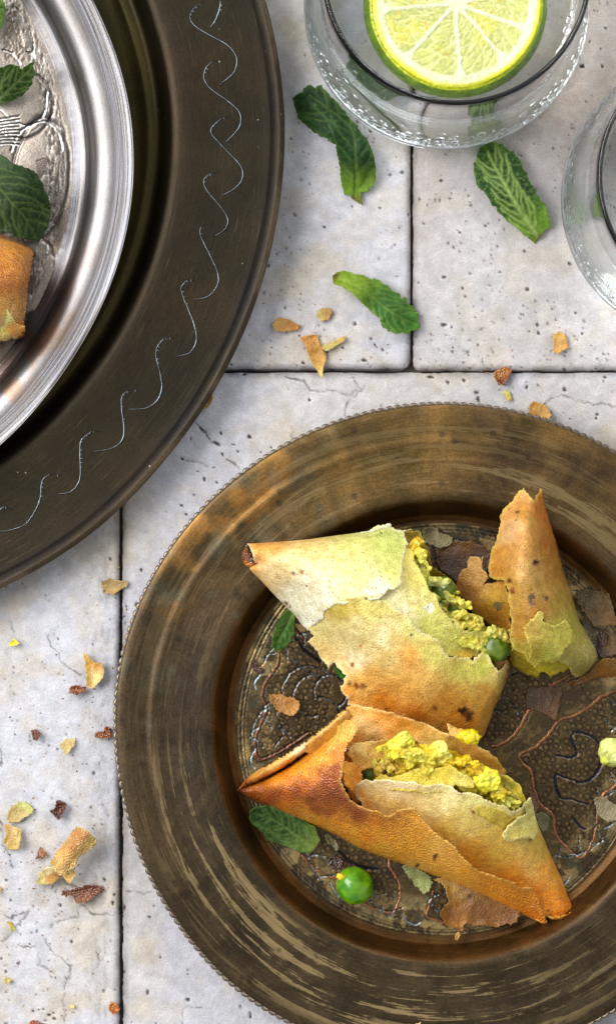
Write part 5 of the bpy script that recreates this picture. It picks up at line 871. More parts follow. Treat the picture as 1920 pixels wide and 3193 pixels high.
#PART3
# ------------------------------------------------------------------ mint leaves
def leaf(label, outline, mid, hts, c_base, c_body, c_tip, c_vein, seed, under=False, nv=8, vlen=170, group=None, vstr=.6, hb=None, amp=3.6, base_len=.3, ang_=48, mw=1.0):
    ml = smooth_line(mid, 6); n = len(ml); veins = [ml]; tot = sum(math.dist(ml[i], ml[i + 1]) for i in range(n - 1))
    for s in (-1, 1):
        for i in range(nv):
            k = int((n - 2) * (0.04 + 0.90 * (i + (0.3 if s > 0 else 0)) / nv)); p = ml[k]; q = ml[min(n - 1, k + 2)]
            t = math.atan2(q[1] - p[1], q[0] - p[0]); pts = []; a = t + s * math.radians(ang_); x, y = p
            for j in range(9): pts.append((x, y)); x += math.cos(a) * vlen / 9; y += math.sin(a) * vlen / 9; a -= s * math.radians(4.5)
            veins.append(pts)
    store = {}
    def vd(X, Y):
        key = len(X)
        if key in store: return store[key]
        wx = X + (fbm(X / 25, Y / 25, seed, 2) - .5) * 12; wy = Y + (fbm(X / 25, Y / 25, seed + 9, 2) - .5) * 12
        dm, tm, _ = seg_dist(X, Y, ml); dv = np.full(X.shape, 1e9)
        for v in veins[1:]: dv = np.minimum(dv, seg_dist(wx, wy, v)[0])
        f1, f2 = worley(wx / 17, wy / 17, seed); store[key] = (dm, tm, dv, (f2 - f1) * 17); return store[key]
    def hmod(X, Y, h, dt):
        dm, tm, dv, dc = vd(X, Y); g = -1 if under else 1
        q = 1 - np.exp(-(np.minimum(dv, dm) / 9) ** 2); w = 1 - np.exp(-(dc / 3.2) ** 2)
        h = h + g * (0.42 * q + 0.15 * w) - np.exp(-(dm / 5) ** 2) * g * .5
        return h + (fbm(X / 80, Y / 80, seed + 4) - .5) * 1.8
    def colmod(X, Y, c, dt, df):
        dm, tm, dv, dc = vd(X, Y); f = np.clip(tm / tot, 0, 1)
        a = sm(base_len * 1.5, base_len * .2, f)[:, None]; b = sm(.7, 1.0, f)[:, None]; c = lin(c_body) * (1 - a) + lin(c_base) * a; c = c * (1 - b * .6) + lin(c_tip) * b * .6
        c = c * (0.58 + 0.5 * fbm(X / 30, Y / 30, seed + 3, 4)[:, None])
        wm = np.exp(-(dm / ((2.0 + 4.5 * (1 - f)) * mw)) ** 2); wv = np.exp(-(dv / (2.0 + mw)) ** 2) * .8; wc = np.exp(-(dc / 1.7) ** 2) * .38
        v = (np.maximum(np.maximum(wm, wv), wc) * vstr)[:, None]; c = c * (1 - v) + v * lin(c_vein)
        e = (np.exp(-dt / 4) * .3)[:, None]; c = c * (1 - e) + e * lin(c_base)
        r = (sm(.05, 0, f) * sm(40, 8, dm))[:, None] * .6; return c * (1 - r) + r * lin((96, 56, 30))
    o = sheet('mint_leaf', [('t', outline)], hts, [(0, 0, c_body)], M_LEAF, None, seed=seed, amp=amp, thick=.14, step=4.2, curl=.5, curl_w=10, rough=.1, hmod=hmod, colmod=colmod, label=label, cat='leaf', group=group)
    return o
def teeth(pts, amp=4.0, pitch=15.0):
    """saw the edge of a leaf: small forward pointing teeth"""
    L = smooth_line(pts, 3.0, closed=True); out = []; s = 0
    for i in range(len(L)):
        a = L[i - 1]; b = L[(i + 1) % len(L)]; l = math.dist(L[i - 1], L[i]); s += l; nx_, ny_ = (b[1] - a[1]), -(b[0] - a[0]); q = math.hypot(nx_, ny_) + 1e-9
        f = (s / pitch) % 1.0; d = amp * (f - .4) if f < .8 else amp * (.4 - (f - .8) * 4); out.append((L[i][0] + nx_ / q * d, L[i][1] + ny_ / q * d))
    return out[::2]
GL = 'mint leaves'
leaf('dark twisted mint leaf on the tiles left of the glass with the lime', Z(890, 240, .2224, [(90,300),(240,205),(250,150),(350,105),(420,160),(500,110),(530,170),(620,250),(740,380),(830,480),(920,600),(1000,680),(1060,780),(1130,870),(1200,1000),(1250,1150),(1265,1300),(1240,1500),(1230,1550),(1180,1540),(1170,1610),(1050,1610),(1060,1700),(1095,1805),(1040,1760),(990,1740),(920,1700),(900,1660),(820,1655),(790,1500),(770,1350),(740,1200),(720,1080),(700,950),(640,910),(580,860),(500,850),(400,780),(330,720),(240,640),(180,570),(140,480),(120,370)]),
     Z(890, 240, .2224, [(980,1700),(985,1400),(975,1100),(965,900),(900,700),(760,560),(560,420),(330,250)]), [(1110,620,1.2),(1105,480,7),(1165,560,2),(1060,500,2),(1040,420,8),(990,330,7),(950,400,2),(1000,270,6),(920,310,2.5),(1100,380,5)], (96,128,22), (26,52,26), (24,46,22), (92,116,60), 61, vstr=.42, nv=7, base_len=.22, group=GL)
leaf('mint leaf lying underside up with pale raised veins, below the glass with the lime', Z(1440, 420, .2156, [(360,110),(440,120),(490,110),(590,145),(660,210),(760,280),(850,390),(880,480),(940,560),(960,650),(1030,740),(1080,850),(1130,930),(1190,1020),(1230,1120),(1270,1250),(1270,1350),(1190,1390),(1160,1460),(1100,1520),(1060,1580),(980,1520),(860,1430),(760,1330),(640,1250),(600,1190),(500,1110),(490,1040),(420,1020),(400,940),(340,870),(300,820),(230,760),(210,680),(190,630),(160,520),(165,420),(210,330),(230,240),(260,180),(320,150)]),
     Z(1440, 420, .2156, [(1110,1470),(900,1180),(740,940),(620,720),(510,530),(420,370),(370,250)]), [(1680,740,2),(1600,640,8),(1550,560,8),(1525,480,4),(1480,520,2),(1560,670,3),(1640,560,5),(1705,680,4),(1500,450,2),(1650,620,7.5)], (110,150,50), (34,66,30), (48,84,34), (150,176,96), 62, under=True, vstr=.9, nv=8, vlen=120, ang_=40, mw=1.7, group=GL)
leaf('bright mint leaf with yellow green stem end, lying across the upright tile joint', Z(1000, 800, .2695, [(135,240),(175,175),(240,165),(330,185),(450,210),(560,250),(680,260),(690,290),(770,330),(830,400),(900,440),(920,480),(975,475),(1000,550),(1050,560),(1110,630),(1120,750),(1140,800),(1110,840),(1050,870),(1000,890),(930,880),(860,890),(800,850),(775,880),(760,840),(700,800),(690,720),(640,690),(560,630),(490,550),(400,460),(310,390),(220,340),(160,320)]),
     Z(1000, 800, .2695, [(170,230),(400,340),(560,440),(750,600),(900,690),(1060,770)]), [(1045,860,4),(1130,915,6),(1220,970,6),(1290,1020,3),(1160,880,3),(1150,960,3),(1240,920,3)], (132,158,40), (46,92,36), (54,104,34), (140,164,84), 63, vstr=.35, nv=9, vlen=95, base_len=.42, group=GL)
leaf('small mint leaf poking out under the pale samosa on the brass plate', Z(700, 1850, .3032, [(760,120),(640,160),(560,260),(520,350),(490,440),(480,540),(520,610),(600,580),(680,490),(715,420),(720,350),(735,230),(800,160)]), Z(700, 1850, .3032, [(730,120),(640,330),(560,480),(525,590)]),
     [(900,1900,6),(870,1990,5),(858,2030,4),(915,1960,3)], (120,150,60), (60,116,44), (50,110,40), (150,180,110), 64, vstr=.6, nv=6, vlen=60, group=GL)
leaf('dull green mint leaf partly under the front samosa, by the plate well wall', Z(700, 2450, .404, [(190,200),(230,170),(330,150),(450,190),(560,240),(700,320),(740,420),(715,470),(690,500),(650,530),(560,510),(490,480),(420,450),(330,420),(300,370),(230,310),(195,250)]), Z(700, 2450, .404, [(700,490),(560,390),(420,290),(320,240),(230,210)]),
     [(780,2525,9),(870,2560,6),(980,2650,3),(930,2640,3),(830,2610,4)], (96,116,50), (44,72,28), (42,68,28), (116,140,76), 65, vstr=.55, nv=9, vlen=90, group=GL)
leaf('sliver of green mint leaf at the top left corner, on the silver plate', Z(0, 0, .3235, [(-260,-100),(-100,-120),(20,-60),(42,30),(48,120),(44,200),(20,260),(0,295),(-120,330),(-260,200)]), Z(0, 0, .3235, [(-220,60),(-100,80),(30,90)]), [(-50,0,22),(10,20,24),(10,70,20),(-60,90,22)], (100,130,40), (54,84,28), (60,100,30), (130,150,80), 66, vstr=.5, nv=6, vlen=70, group=GL)
leaf('mint leaf with light veins pointing right across the embossed silver, above the darker leaf', Z(0, 0, .3235, [(-300,760),(-150,680),(0,640),(60,640),(100,628),(150,632),(190,630),(205,665),(250,625),(335,595),(325,640),(340,700),(310,830),(250,890),(180,940),(80,985),(0,1000),(-200,1020),(-320,900)]), Z(0, 0, .3235, [(-250,1010),(-80,985),(0,945),(90,860),(180,780),(280,680),(325,615)]),
     [(-60,250,21),(50,210,29),(100,200,30),(50,300,19),(0,310,20),(0,250,27),(90,270,20)], (96,120,50), (36,62,30), (40,66,32), (140,160,100), 67, vstr=.7, nv=7, vlen=110, group=GL)
leaf('large dark mint leaf beside the golden samosa corner on the silver plate', Z(0, 450, .3235, [(-300,80),(0,95),(60,120),(110,160),(170,200),(230,220),(330,250),(370,300),(380,330),(415,370),(430,430),(470,520),(485,600),(490,700),(480,790),(430,860),(390,920),(300,925),(230,910),(130,890),(115,862),(0,830),(-300,800)]), Z(0, 450, .3235, [(-250,250),(0,430),(110,560),(210,660),(300,800),(350,890)]),
     [(-60,500,24),(50,530,29),(100,560,28),(140,640,24),(120,740,22),(60,740,27),(0,720,28),(60,640,31)], (50,70,40), (30,46,24), (32,50,26), (96,112,60), 68, vstr=.5, nv=7, vlen=150, group=GL)
sheet('mint_leaf', [('t', [(1038,2080),(1052,2086),(1072,2106),(1078,2118),(1060,2112)])], [(1038,2080,9),(1078,2118,6)], [(1060,2100,(50,120,30))], M_LEAF, None, seed=69, amp=2, step=4, label='tiny green mint tip showing at the left edge of the pale samosa', cat='leaf', group=GL)
# ------------------------------------------------------------------ pea and cheese on the plate
pw = pea(1106, 2761, 7.3, 5.9, None, dents=.08, name='pea'); tag(pw, 'wrinkled bright green pea with a yellow speck, on the engraved plate floor', 'pea')
lumps('filling_speck', [(1062, 2733, 10.5, (1.3, 1.1, .7), (236, 206, 30))], M_FILL, pw)
ch = lumps('cheese_crumb', [(1905, 2348, 4.6, (4.4, 3.7, 3.0), (222, 228, 140)), (1930, 2350, 4.8, (3.6, 3.6, 3.0), (214, 226, 150)), (1893, 2335, 5.5, (2.4, 2.4, 2.2), (226, 230, 150)), (1890, 2362, 4, (2.4, 2.2, 2.0), (206, 214, 90))], M_FILL, None, P(1905, 2348, .0018), 3, .25)
tag(ch, 'pale yellow green cheese lump at the right edge of the plate floor', 'cheese crumb')
# ------------------------------------------------------------------ loose pastry flakes
FG = 'pastry flakes and crumbs scattered about'
def flake(label, pts, h0, cols, seed, mat=None, curl=.8, thick=.3, hts=None, amp=3.0, step=5.0, marks=(), rough=.35, edge_col=None, name='pastry_flake'):
    cx_ = sum(p[0] for p in pts) / len(pts); cy_ = sum(p[1] for p in pts) / len(pts)
    cps = [(cx_, cy_, cols[0])] if len(cols) == 1 and not isinstance(cols[0][0], (list, tuple)) and len(cols[0]) == 3 and not hasattr(cols[0][2], '__len__') else cols
    if len(cps) == 1: cps = [cps[0], (cps[0][0] + 9, cps[0][1] + 9, tuple(min(255, int(q * 1.08)) for q in cps[0][2]))]
    hts = hts or [(cx_, cy_, h0 + .6), (pts[0][0], pts[0][1], h0 + .2), (pts[len(pts) // 2][0], pts[len(pts) // 2][1], h0 + .5), (pts[len(pts) // 3][0], pts[len(pts) // 3][1], h0)]
    return sheet(name, [('t', pts)], hts, cps, mat or M_FLAKE, None, seed=seed, amp=amp * 1.3, thick=thick * .7, step=step, curl=curl * .5, rough=rough * 1.3, marks=marks, edge_col=edge_col, curl_w=8, label=label, cat='flake', group=FG)
p1 = lambda q: Z(0, 1700, .337, q); p2 = lambda q: Z(0, 2400, .283, q); p3 = lambda q: Z(700, 750, .822, q); p4 = lambda q: Z(0, 2800, .283, q)
tan = (206, 176, 126); brn = (126, 66, 30); org = (206, 130, 50); crm = (226, 196, 140)
flake('pale tan flake bridging the upright joint just below the big bronze plate', p1([(940,340),(1010,315),(1090,328),(1170,325),(1185,375),(1120,410),(1040,465),(1000,440),(955,450),(945,400)]), .5, [(340,1820,(186,156,112)),(380,1820,(176,142,96)),(355,1845,(196,150,84))], 101, marks=[(325,1845,5,(60,30,14))], curl=2)
flake('cream orange curved flake touching a dark brown crumb, left of the brass plate', p1([(780,1000),(830,1040),(880,1090),(940,1080),(960,1130),(970,1180),(930,1260),(860,1330),(800,1300),(795,1200),(790,1080)]), .6, [(275,2050,(232,180,100)),(300,2070,(226,160,80)),(300,2120,(240,208,150)),(280,2140,(232,190,120))], 102, curl=3)
flake('brown crusty crumb at the foot of the cream orange flake', p1([(640,1320),(700,1300),(800,1310),(790,1350),(710,1395),(650,1365)]), .5, [(240,2150,(150,80,36)),(225,2145,(176,96,40))], 103, M_BROWN, curl=2.5, thick=1.2)
flake('small dark brown crumb left of the light triangular flake', p1([(285,1720),(330,1700),(380,1750),(365,1780),(340,1810),(295,1810),(300,1760)]), .4, [(110,2295,(120,60,34)),(118,2285,(96,44,24))], 104, M_BROWN, curl=2.5, thick=1.2)
flake('light tan triangular flake between two brown crumbs', p1([(550,1850),(620,1800),(700,1790),(690,1850),(655,1890),(615,1940),(590,1900)]), .4, [(210,2325,(216,186,130)),(225,2310,(222,200,146))], 105, curl=1)
flake('reddish brown crumb touching the beaded edge of the brass plate', p1([(885,1740),(950,1720),(980,1665),(1030,1690),(1035,1780),(960,1795),(890,1790)]), .5, [(310,2295,(166,96,36)),(340,2275,(140,62,26))], 106, M_BROWN, curl=2.2, thick=1.2)
flake('tiny brown speck above the pale green flake', p1([(520,2366),(545,2360),(570,2366),(560,2380),(530,2380)]), .3, [(183,2498,(110,60,34)),(190,2500,(96,50,30))], 107, M_BROWN, curl=.5, thick=.8, amp=1.5, step=3)
flake('round yellow bit of filling alone on the left tile', p1([(80,910),(105,880),(130,860),(150,872),(185,910),(150,925),(120,945),(90,935)]), .5, [(40,2005,(232,222,60)),(50,2000,(240,232,100))], 108, M_FILL, curl=2, thick=1.8, step=3.5)
flake('pale yellow green rounded flake near the left edge', p2([(80,520),(120,430),(180,360),(225,345),(270,345),(330,385),(370,430),(365,470),(310,510),(260,540),(200,580),(130,600),(90,580)]), .5, [(70,2510,(200,200,130)),(45,2540,(206,176,120)),(90,2520,(206,206,120)),(40,2560,(196,166,110))], 109, curl=1)
flake('tan strip with a shiny ridge, just below the yellow green flake', p2([(40,600),(90,600),(130,630),(185,640),(240,650),(238,700),(230,770),(210,870),(175,870),(110,880),(50,820),(60,700)]), .5, [(25,2590,(206,160,96)),(40,2620,(206,166,100)),(60,2600,(226,196,140))], 110, curl=1.5, hts=[(14,2590,.8),(40,2600,1),(53,2600,3),(66,2600,.8),(53,2640,2.8),(30,2640,.8)])
flake('dark chocolate brown diamond crumb on the left tile', p2([(550,450),(600,420),(620,350),(650,335),(700,360),(730,380),(720,440),(690,500),(650,550),(600,510)]), .5, [(180,2525,(84,40,26)),(195,2515,(104,50,30))], 111, M_BROWN, curl=2.5, thick=1.3)
flake('small orange brown triangular crumb left of the big curl', p2([(390,985),(415,920),(445,850),(490,905),(530,955),(460,970)]), .4, [(128,2660,(190,116,56)),(135,2670,(140,76,36))], 112, M_BROWN, curl=1.8, thick=1)
flake('long dark brown ragged flake under the big curl', p2([(680,1330),(770,1318),(860,1310),(920,1285),(970,1265),(1050,1270),(1130,1320),(1090,1360),(1060,1390),(1010,1440),(960,1470),(840,1480),(780,1400),(690,1390)]), .6, [(230,2790,(134,70,40)),(290,2780,(126,66,38)),(260,2810,(146,80,46))], 113, M_BROWN, curl=2.5, thick=.7, amp=5)
cu = flake('big golden curl of pastry casting a shadow, with cream bits at its lower end', p2([(850,620),(890,640),(930,660),(1000,700),(1070,790),(1055,820),(1040,850),(990,890),(900,940),(860,990),(830,1050),(780,1110),(720,1160),(660,1165),(620,1130),(600,1100),(560,1030),(590,960),(640,880),(700,800),(780,700)]), 1, [(240,2590,(206,130,50)),(270,2600,(190,120,50)),(200,2660,(232,166,84)),(180,2690,(240,190,110)),(230,2650,(206,136,60)),(290,2620,(222,190,110)),(250,2670,(206,166,96)),(200,2710,(190,140,66))], 114, M_BROWN, curl=1.2, amp=3, rough=.3,
    hts=[(240,2578,6),(200,2630,6),(165,2685,5),(215,2640,10.5),(255,2592,11),(185,2700,9.5),(245,2650,11),(275,2600,11),(210,2710,9),(300,2625,8.5),(260,2665,8.5),(235,2695,7.5)], edge_col=(236,210,150))
sheet('cream_bit', [('t', p2([(690,1160),(740,1110),(800,1095),(840,1150),(810,1190),(770,1260),(735,1235)]))], [(200,2730,2),(230,2715,5)], [(210,2730,(226,196,140)),(216,2750,(220,160,90)),(225,2715,(226,206,160))], M_FLAKE, cu, seed=115, amp=3, step=4.5, curl=2)
flake('cream and yellow lacy crumb at the lower left end of the big curl', p2([(410,1280),(430,1180),(450,1090),(480,1075),(540,1070),(600,1110),(640,1150),(660,1180),(600,1240),(560,1260),(500,1275)]), .8, [(125,2750,(222,206,150)),(135,2710,(226,206,146)),(155,2715,(240,236,216)),(150,2750,(196,130,20)),(175,2740,(150,100,20))], 116, curl=3.5, amp=5)
flake('small yellow orange chip near the left edge below the brown flake', p4([(75,260),(155,255),(160,300),(175,345),(125,372),(95,310)]), .4, [(30,2880,(226,186,110)),(40,2895,(220,216,110))], 117, curl=1)
flake('pale cream crumb at the far left, low on the tile', p4([(28,870),(60,870),(90,890),(140,910),(110,940),(85,965),(50,930)]), .6, [(15,3050,(226,210,160)),(30,3055,(216,190,110))], 118, M_FILL, curl=2, thick=1.5, step=3.5)
flake('tiny cream crumb beside the long crack', p4([(772,1195),(795,1172),(822,1190),(815,1215),(782,1215)]), .3, [(224,3138,(240,196,130)),(228,3140,(226,190,120))], 119, M_FILL, curl=.8, thick=1.2, amp=1, step=3)
flake('bright orange crumb on the upright joint near the bottom', p4([(1210,1150),(1250,1160),(1290,1180),(1325,1225),(1300,1260),(1280,1292),(1230,1285),(1195,1225)]), .5, [(350,3145,(226,136,30)),(362,3150,(190,96,20))], 120, M_BROWN, curl=2.5, thick=1.4)
flake('reddish brown crumb cut off by the bottom edge', p4([(330,1372),(365,1350),(420,1362),(500,1385),(520,1420),(400,1440),(330,1420)]), .5, [(100,3190,(206,90,26)),(125,3193,(110,56,30))], 121, M_BROWN, curl=1.8, thick=1.2)
flake('tan flake cut off by the left edge above the big brown flake', p2([(-40,1290),(5,1280),(22,1320),(8,1372),(-40,1380)]), .4, [(-3,2775,(226,180,130)),(0,2780,(220,170,110))], 122, curl=1)
flake('tan teardrop flake with a brown point, nearest the bronze plate', p3([(180,310),(195,295),(215,290),(250,302),(290,325),(270,345),(235,343),(200,345),(183,335)]), .4, [(855,1015,(206,170,110)),(880,1010,(206,150,70)),(930,1020,(186,116,40))], 123, curl=1)
flake('small round tan crumb above the two lobed flake', p3([(350,275),(360,258),(375,253),(395,258),(405,272),(395,298),(365,305),(352,292)]), .4, [(1005,980,(206,180,110)),(1020,975,(176,120,46))], 124, curl=.8)
flake('golden funnel shaped flake reaching over the tile joint', p3([(290,365),(320,360),(355,358),(362,395),(375,410),(385,440),(380,470),(370,500),(372,522),(362,515),(350,490),(330,462),(310,410)]), .6, [(960,1060,(206,140,60)),(1000,1100,(196,140,60)),(1005,1165,(222,180,100))], 125, curl=1.2)
flake('thin straw coloured strip beside the golden funnel flake', p3([(362,400),(390,392),(425,375),(455,363),(462,370),(440,390),(410,408),(385,420)]), .6, [(1030,1080,(206,186,110)),(1070,1055,(216,170,90))], 126, curl=.8, amp=1.8)
flake('orange tan flake on the right hand tile', p3([(1240,350),(1250,352),(1270,345),(1290,352),(1300,380),(1300,410),(1280,420),(1265,430),(1245,420),(1248,390)]), .5, [(1740,1060,(226,176,100)),(1750,1075,(220,150,70))], 127, curl=1.5)
flake('crusty red brown crumb lying on the long tile joint', p3([(1020,500),(1040,486),(1065,478),(1090,490),(1075,525),(1060,550),(1040,545),(1022,528)]), .6, [(1565,1160,(190,116,30)),(1580,1180,(130,60,20))], 128, M_BROWN, curl=3, thick=1.3)
flake('pale yellow bit just below the red brown crumb', p3([(1048,575),(1062,566),(1076,572),(1090,600),(1075,612),(1062,600)]), .4, [(1575,1225,(222,216,140)),(1585,1240,(220,186,90))], 129, curl=1)
flake('orange translucent flake at the upper edge of the brass plate', p3([(1152,650),(1160,625),(1170,610),(1190,615),(1210,625),(1225,645),(1242,662),(1230,682),(1195,680),(1160,668)]), .8, [(1660,1270,(206,140,50)),(1690,1290,(206,150,70)),(1710,1300,(216,170,100))], 130, curl=3)
flake('tan sliver peeping out beside the rim of the bronze plate', [(628,1268),(650,1245),(662,1225),(666,1238),(655,1262),(640,1275)], .4, [(650,1250,(200,150,84)),(640,1265,(190,160,120))], 131, curl=.8, amp=1.5)
# on the brass plate
fz = 1.9
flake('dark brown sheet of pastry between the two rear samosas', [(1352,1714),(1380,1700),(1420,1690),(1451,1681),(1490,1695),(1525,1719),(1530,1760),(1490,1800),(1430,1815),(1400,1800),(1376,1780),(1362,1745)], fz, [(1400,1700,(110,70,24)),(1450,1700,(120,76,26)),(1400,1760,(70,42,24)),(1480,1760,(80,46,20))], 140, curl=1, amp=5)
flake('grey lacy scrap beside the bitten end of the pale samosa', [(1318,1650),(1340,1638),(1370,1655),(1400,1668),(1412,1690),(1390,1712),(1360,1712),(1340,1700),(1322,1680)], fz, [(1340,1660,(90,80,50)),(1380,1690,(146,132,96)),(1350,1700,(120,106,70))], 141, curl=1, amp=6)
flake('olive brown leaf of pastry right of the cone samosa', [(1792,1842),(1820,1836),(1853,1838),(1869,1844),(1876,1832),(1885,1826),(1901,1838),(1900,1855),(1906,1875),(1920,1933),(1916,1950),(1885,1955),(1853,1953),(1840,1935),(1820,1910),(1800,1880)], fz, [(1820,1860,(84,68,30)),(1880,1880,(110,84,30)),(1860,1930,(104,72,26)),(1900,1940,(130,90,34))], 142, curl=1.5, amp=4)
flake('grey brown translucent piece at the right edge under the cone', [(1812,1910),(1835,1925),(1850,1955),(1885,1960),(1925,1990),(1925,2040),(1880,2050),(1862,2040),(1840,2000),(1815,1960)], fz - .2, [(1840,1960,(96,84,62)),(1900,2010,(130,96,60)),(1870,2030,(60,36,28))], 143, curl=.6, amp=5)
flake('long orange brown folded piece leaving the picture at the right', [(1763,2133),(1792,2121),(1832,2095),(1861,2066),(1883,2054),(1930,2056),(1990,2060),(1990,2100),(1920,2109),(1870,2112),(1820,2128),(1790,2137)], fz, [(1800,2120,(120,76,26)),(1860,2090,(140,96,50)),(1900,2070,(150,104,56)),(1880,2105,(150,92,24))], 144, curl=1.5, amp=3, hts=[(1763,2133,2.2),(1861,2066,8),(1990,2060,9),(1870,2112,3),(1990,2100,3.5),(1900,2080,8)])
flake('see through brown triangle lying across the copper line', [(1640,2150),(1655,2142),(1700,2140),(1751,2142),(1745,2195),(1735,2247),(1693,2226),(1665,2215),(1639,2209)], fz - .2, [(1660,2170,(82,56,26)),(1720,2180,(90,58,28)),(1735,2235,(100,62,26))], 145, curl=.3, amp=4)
flake('orange brown oval flake on the ring pattern at the left of the well', Z(700, 1850, .3032, [(450,1035),(520,1030),(600,1040),(680,1070),(780,1110),(775,1160),(760,1200),(710,1260),(640,1240),(560,1220),(510,1165),(470,1110)]), fz + .6, [(860,2190,(186,126,60)),(920,2200,(196,130,56)),(900,2225,(206,150,80))], 146, curl=1.6, amp=4, marks=[(866,2184,5,(80,40,16))])
flake('dark red brown crumb between wall and left copper petal', Z(700, 1850, .3032, [(275,700),(310,680),(350,730),(385,780),(395,830),(350,850),(320,810),(285,770)]), fz, [(800,2080,(84,34,20)),(810,2090,(96,40,22))], 147, M_BROWN, curl=1.5, thick=.8, amp=5)
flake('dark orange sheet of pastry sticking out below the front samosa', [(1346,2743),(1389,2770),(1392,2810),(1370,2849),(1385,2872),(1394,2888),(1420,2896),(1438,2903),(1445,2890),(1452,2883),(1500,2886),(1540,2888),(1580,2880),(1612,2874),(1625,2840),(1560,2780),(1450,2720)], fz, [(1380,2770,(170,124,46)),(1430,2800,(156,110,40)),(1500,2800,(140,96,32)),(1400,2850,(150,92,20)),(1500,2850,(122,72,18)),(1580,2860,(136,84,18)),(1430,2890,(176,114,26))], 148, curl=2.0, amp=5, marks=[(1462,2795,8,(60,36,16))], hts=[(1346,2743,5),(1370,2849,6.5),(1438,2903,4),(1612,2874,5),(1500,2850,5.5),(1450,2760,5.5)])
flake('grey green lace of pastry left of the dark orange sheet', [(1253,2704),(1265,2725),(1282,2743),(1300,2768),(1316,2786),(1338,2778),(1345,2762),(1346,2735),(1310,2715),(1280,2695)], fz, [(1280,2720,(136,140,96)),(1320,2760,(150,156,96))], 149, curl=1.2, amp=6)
flake('small blackish red crumb next to the pea', Z(700, 2450, .404, [(790,560),(840,545),(900,550),(910,600),(890,640),(830,635),(795,600)]), fz, [(1045,2690,(54,24,18)),(1052,2695,(70,30,22))], 150, M_BROWN, curl=.8, thick=.6)
flake('grey papery flake right of the dull mint leaf', Z(700, 2450, .404, [(770,380),(800,365),(830,400),(860,420),(885,470),(870,500),(830,470),(790,450)]), fz, [(1020,2610,(126,116,92)),(1045,2640,(110,104,80))], 151, curl=1, amp=3)
flake('pale grey brown oval flake at the right edge below the cheese', [(1848,2493),(1862,2484),(1881,2485),(1900,2500),(1925,2510),(1930,2560),(1910,2560),(1894,2566),(1875,2552),(1860,2539)], fz + .3, [(1880,2510,(140,126,104)),(1910,2540,(150,136,112))], 152, curl=1, amp=3)
flake('brown translucent scrap on the plate right of the front samosa', [(1647,2468),(1660,2472),(1676,2472),(1680,2514),(1664,2543),(1655,2520)], fz, [(1660,2490,(110,70,40)),(1668,2520,(100,64,36))], 153, curl=.8, amp=3)
flake('grey lace scrap touching the copper petal outline', [(1668,2539),(1690,2532),(1710,2543),(1712,2565),(1705,2585),(1689,2600),(1676,2575)], fz, [(1685,2560,(110,106,76)),(1700,2575,(96,90,60))], 154, curl=.8, amp=4)
flake('tiny tan crumb on the well edge below the dark orange sheet', Z(1200, 2500, .485, [(450,855),(475,835),(488,850),(475,880),(462,895),(448,885)]), fz, [(1425,2920,(206,166,100)),(1430,2925,(196,150,80))], 155, M_FILL, curl=.8, thick=1, amp=1.2, step=3)
flake('tiny cream crumb on the brass rim at the bottom edge', Z(1100, 2600, .5526, [(350,1062),(365,1047),(385,1060),(378,1080),(355,1082)]), 11.6, [(1300,3190,(236,206,150)),(1306,3193,(222,180,110))], 156, M_FILL, curl=.6, thick=1, amp=1, step=3)
flake('red brown dry crumb by the dark mint tip near the top of the well', [(1862,1975),(1880,1965),(1900,1985),(1890,2010),(1870,2005)], fz + .5, [(1880,1985,(60,34,26)),(1888,1990,(90,50,34))], 157, M_BROWN, curl=1)
# fine crumb dust lying round the larger crumbs
Vb, Fb = ico(1); VV = []; FF = []; CC = []; n = 0
for cx_, cy_, k, sp in [(150, 2650, 60, 90), (260, 2130, 26, 60), (100, 2300, 22, 70), (200, 2330, 18, 60), (150, 2780, 30, 80), (1000, 1060, 30, 70), (1570, 1200, 26, 60), (1680, 1290, 10, 40), (70, 2900, 20, 80), (200, 3100, 24, 110), (1745, 1080, 12, 50), (330, 1840, 14, 50)]:
    for _ in range(k):
        x, y = cx_ + rng.normal(0, sp), cy_ + rng.normal(0, sp); r_ = rng.uniform(.09, .30); 
        if math.hypot(x - 1380, y - 2281) < 1040 or math.hypot(x + 692, y - 419) < 1595: continue
        v = Vb * (1 + rng.uniform(-.35, .35, (len(Vb), 1))) * r_ * np.array([1, rng.uniform(.6, 1.3), .6]) / 1000 + np.array(P(x, y, (.1 + r_ * .4) / 1000)); VV.append(v); FF.append(Fb + n); n += len(v)
        CC.append(np.tile(lin([(196, 140, 76), (150, 96, 50), (214, 186, 130), (120, 70, 40)][rng.integers(4)]), (len(v), 1)))
dust = mesh_np('crumb_dust', np.vstack(VV), np.vstack(FF), M_FLAKE, None, np.vstack(CC)); tag(dust, 'fine brown crumb dust sprinkled over the tiles', 'crumbs', kind='stuff')
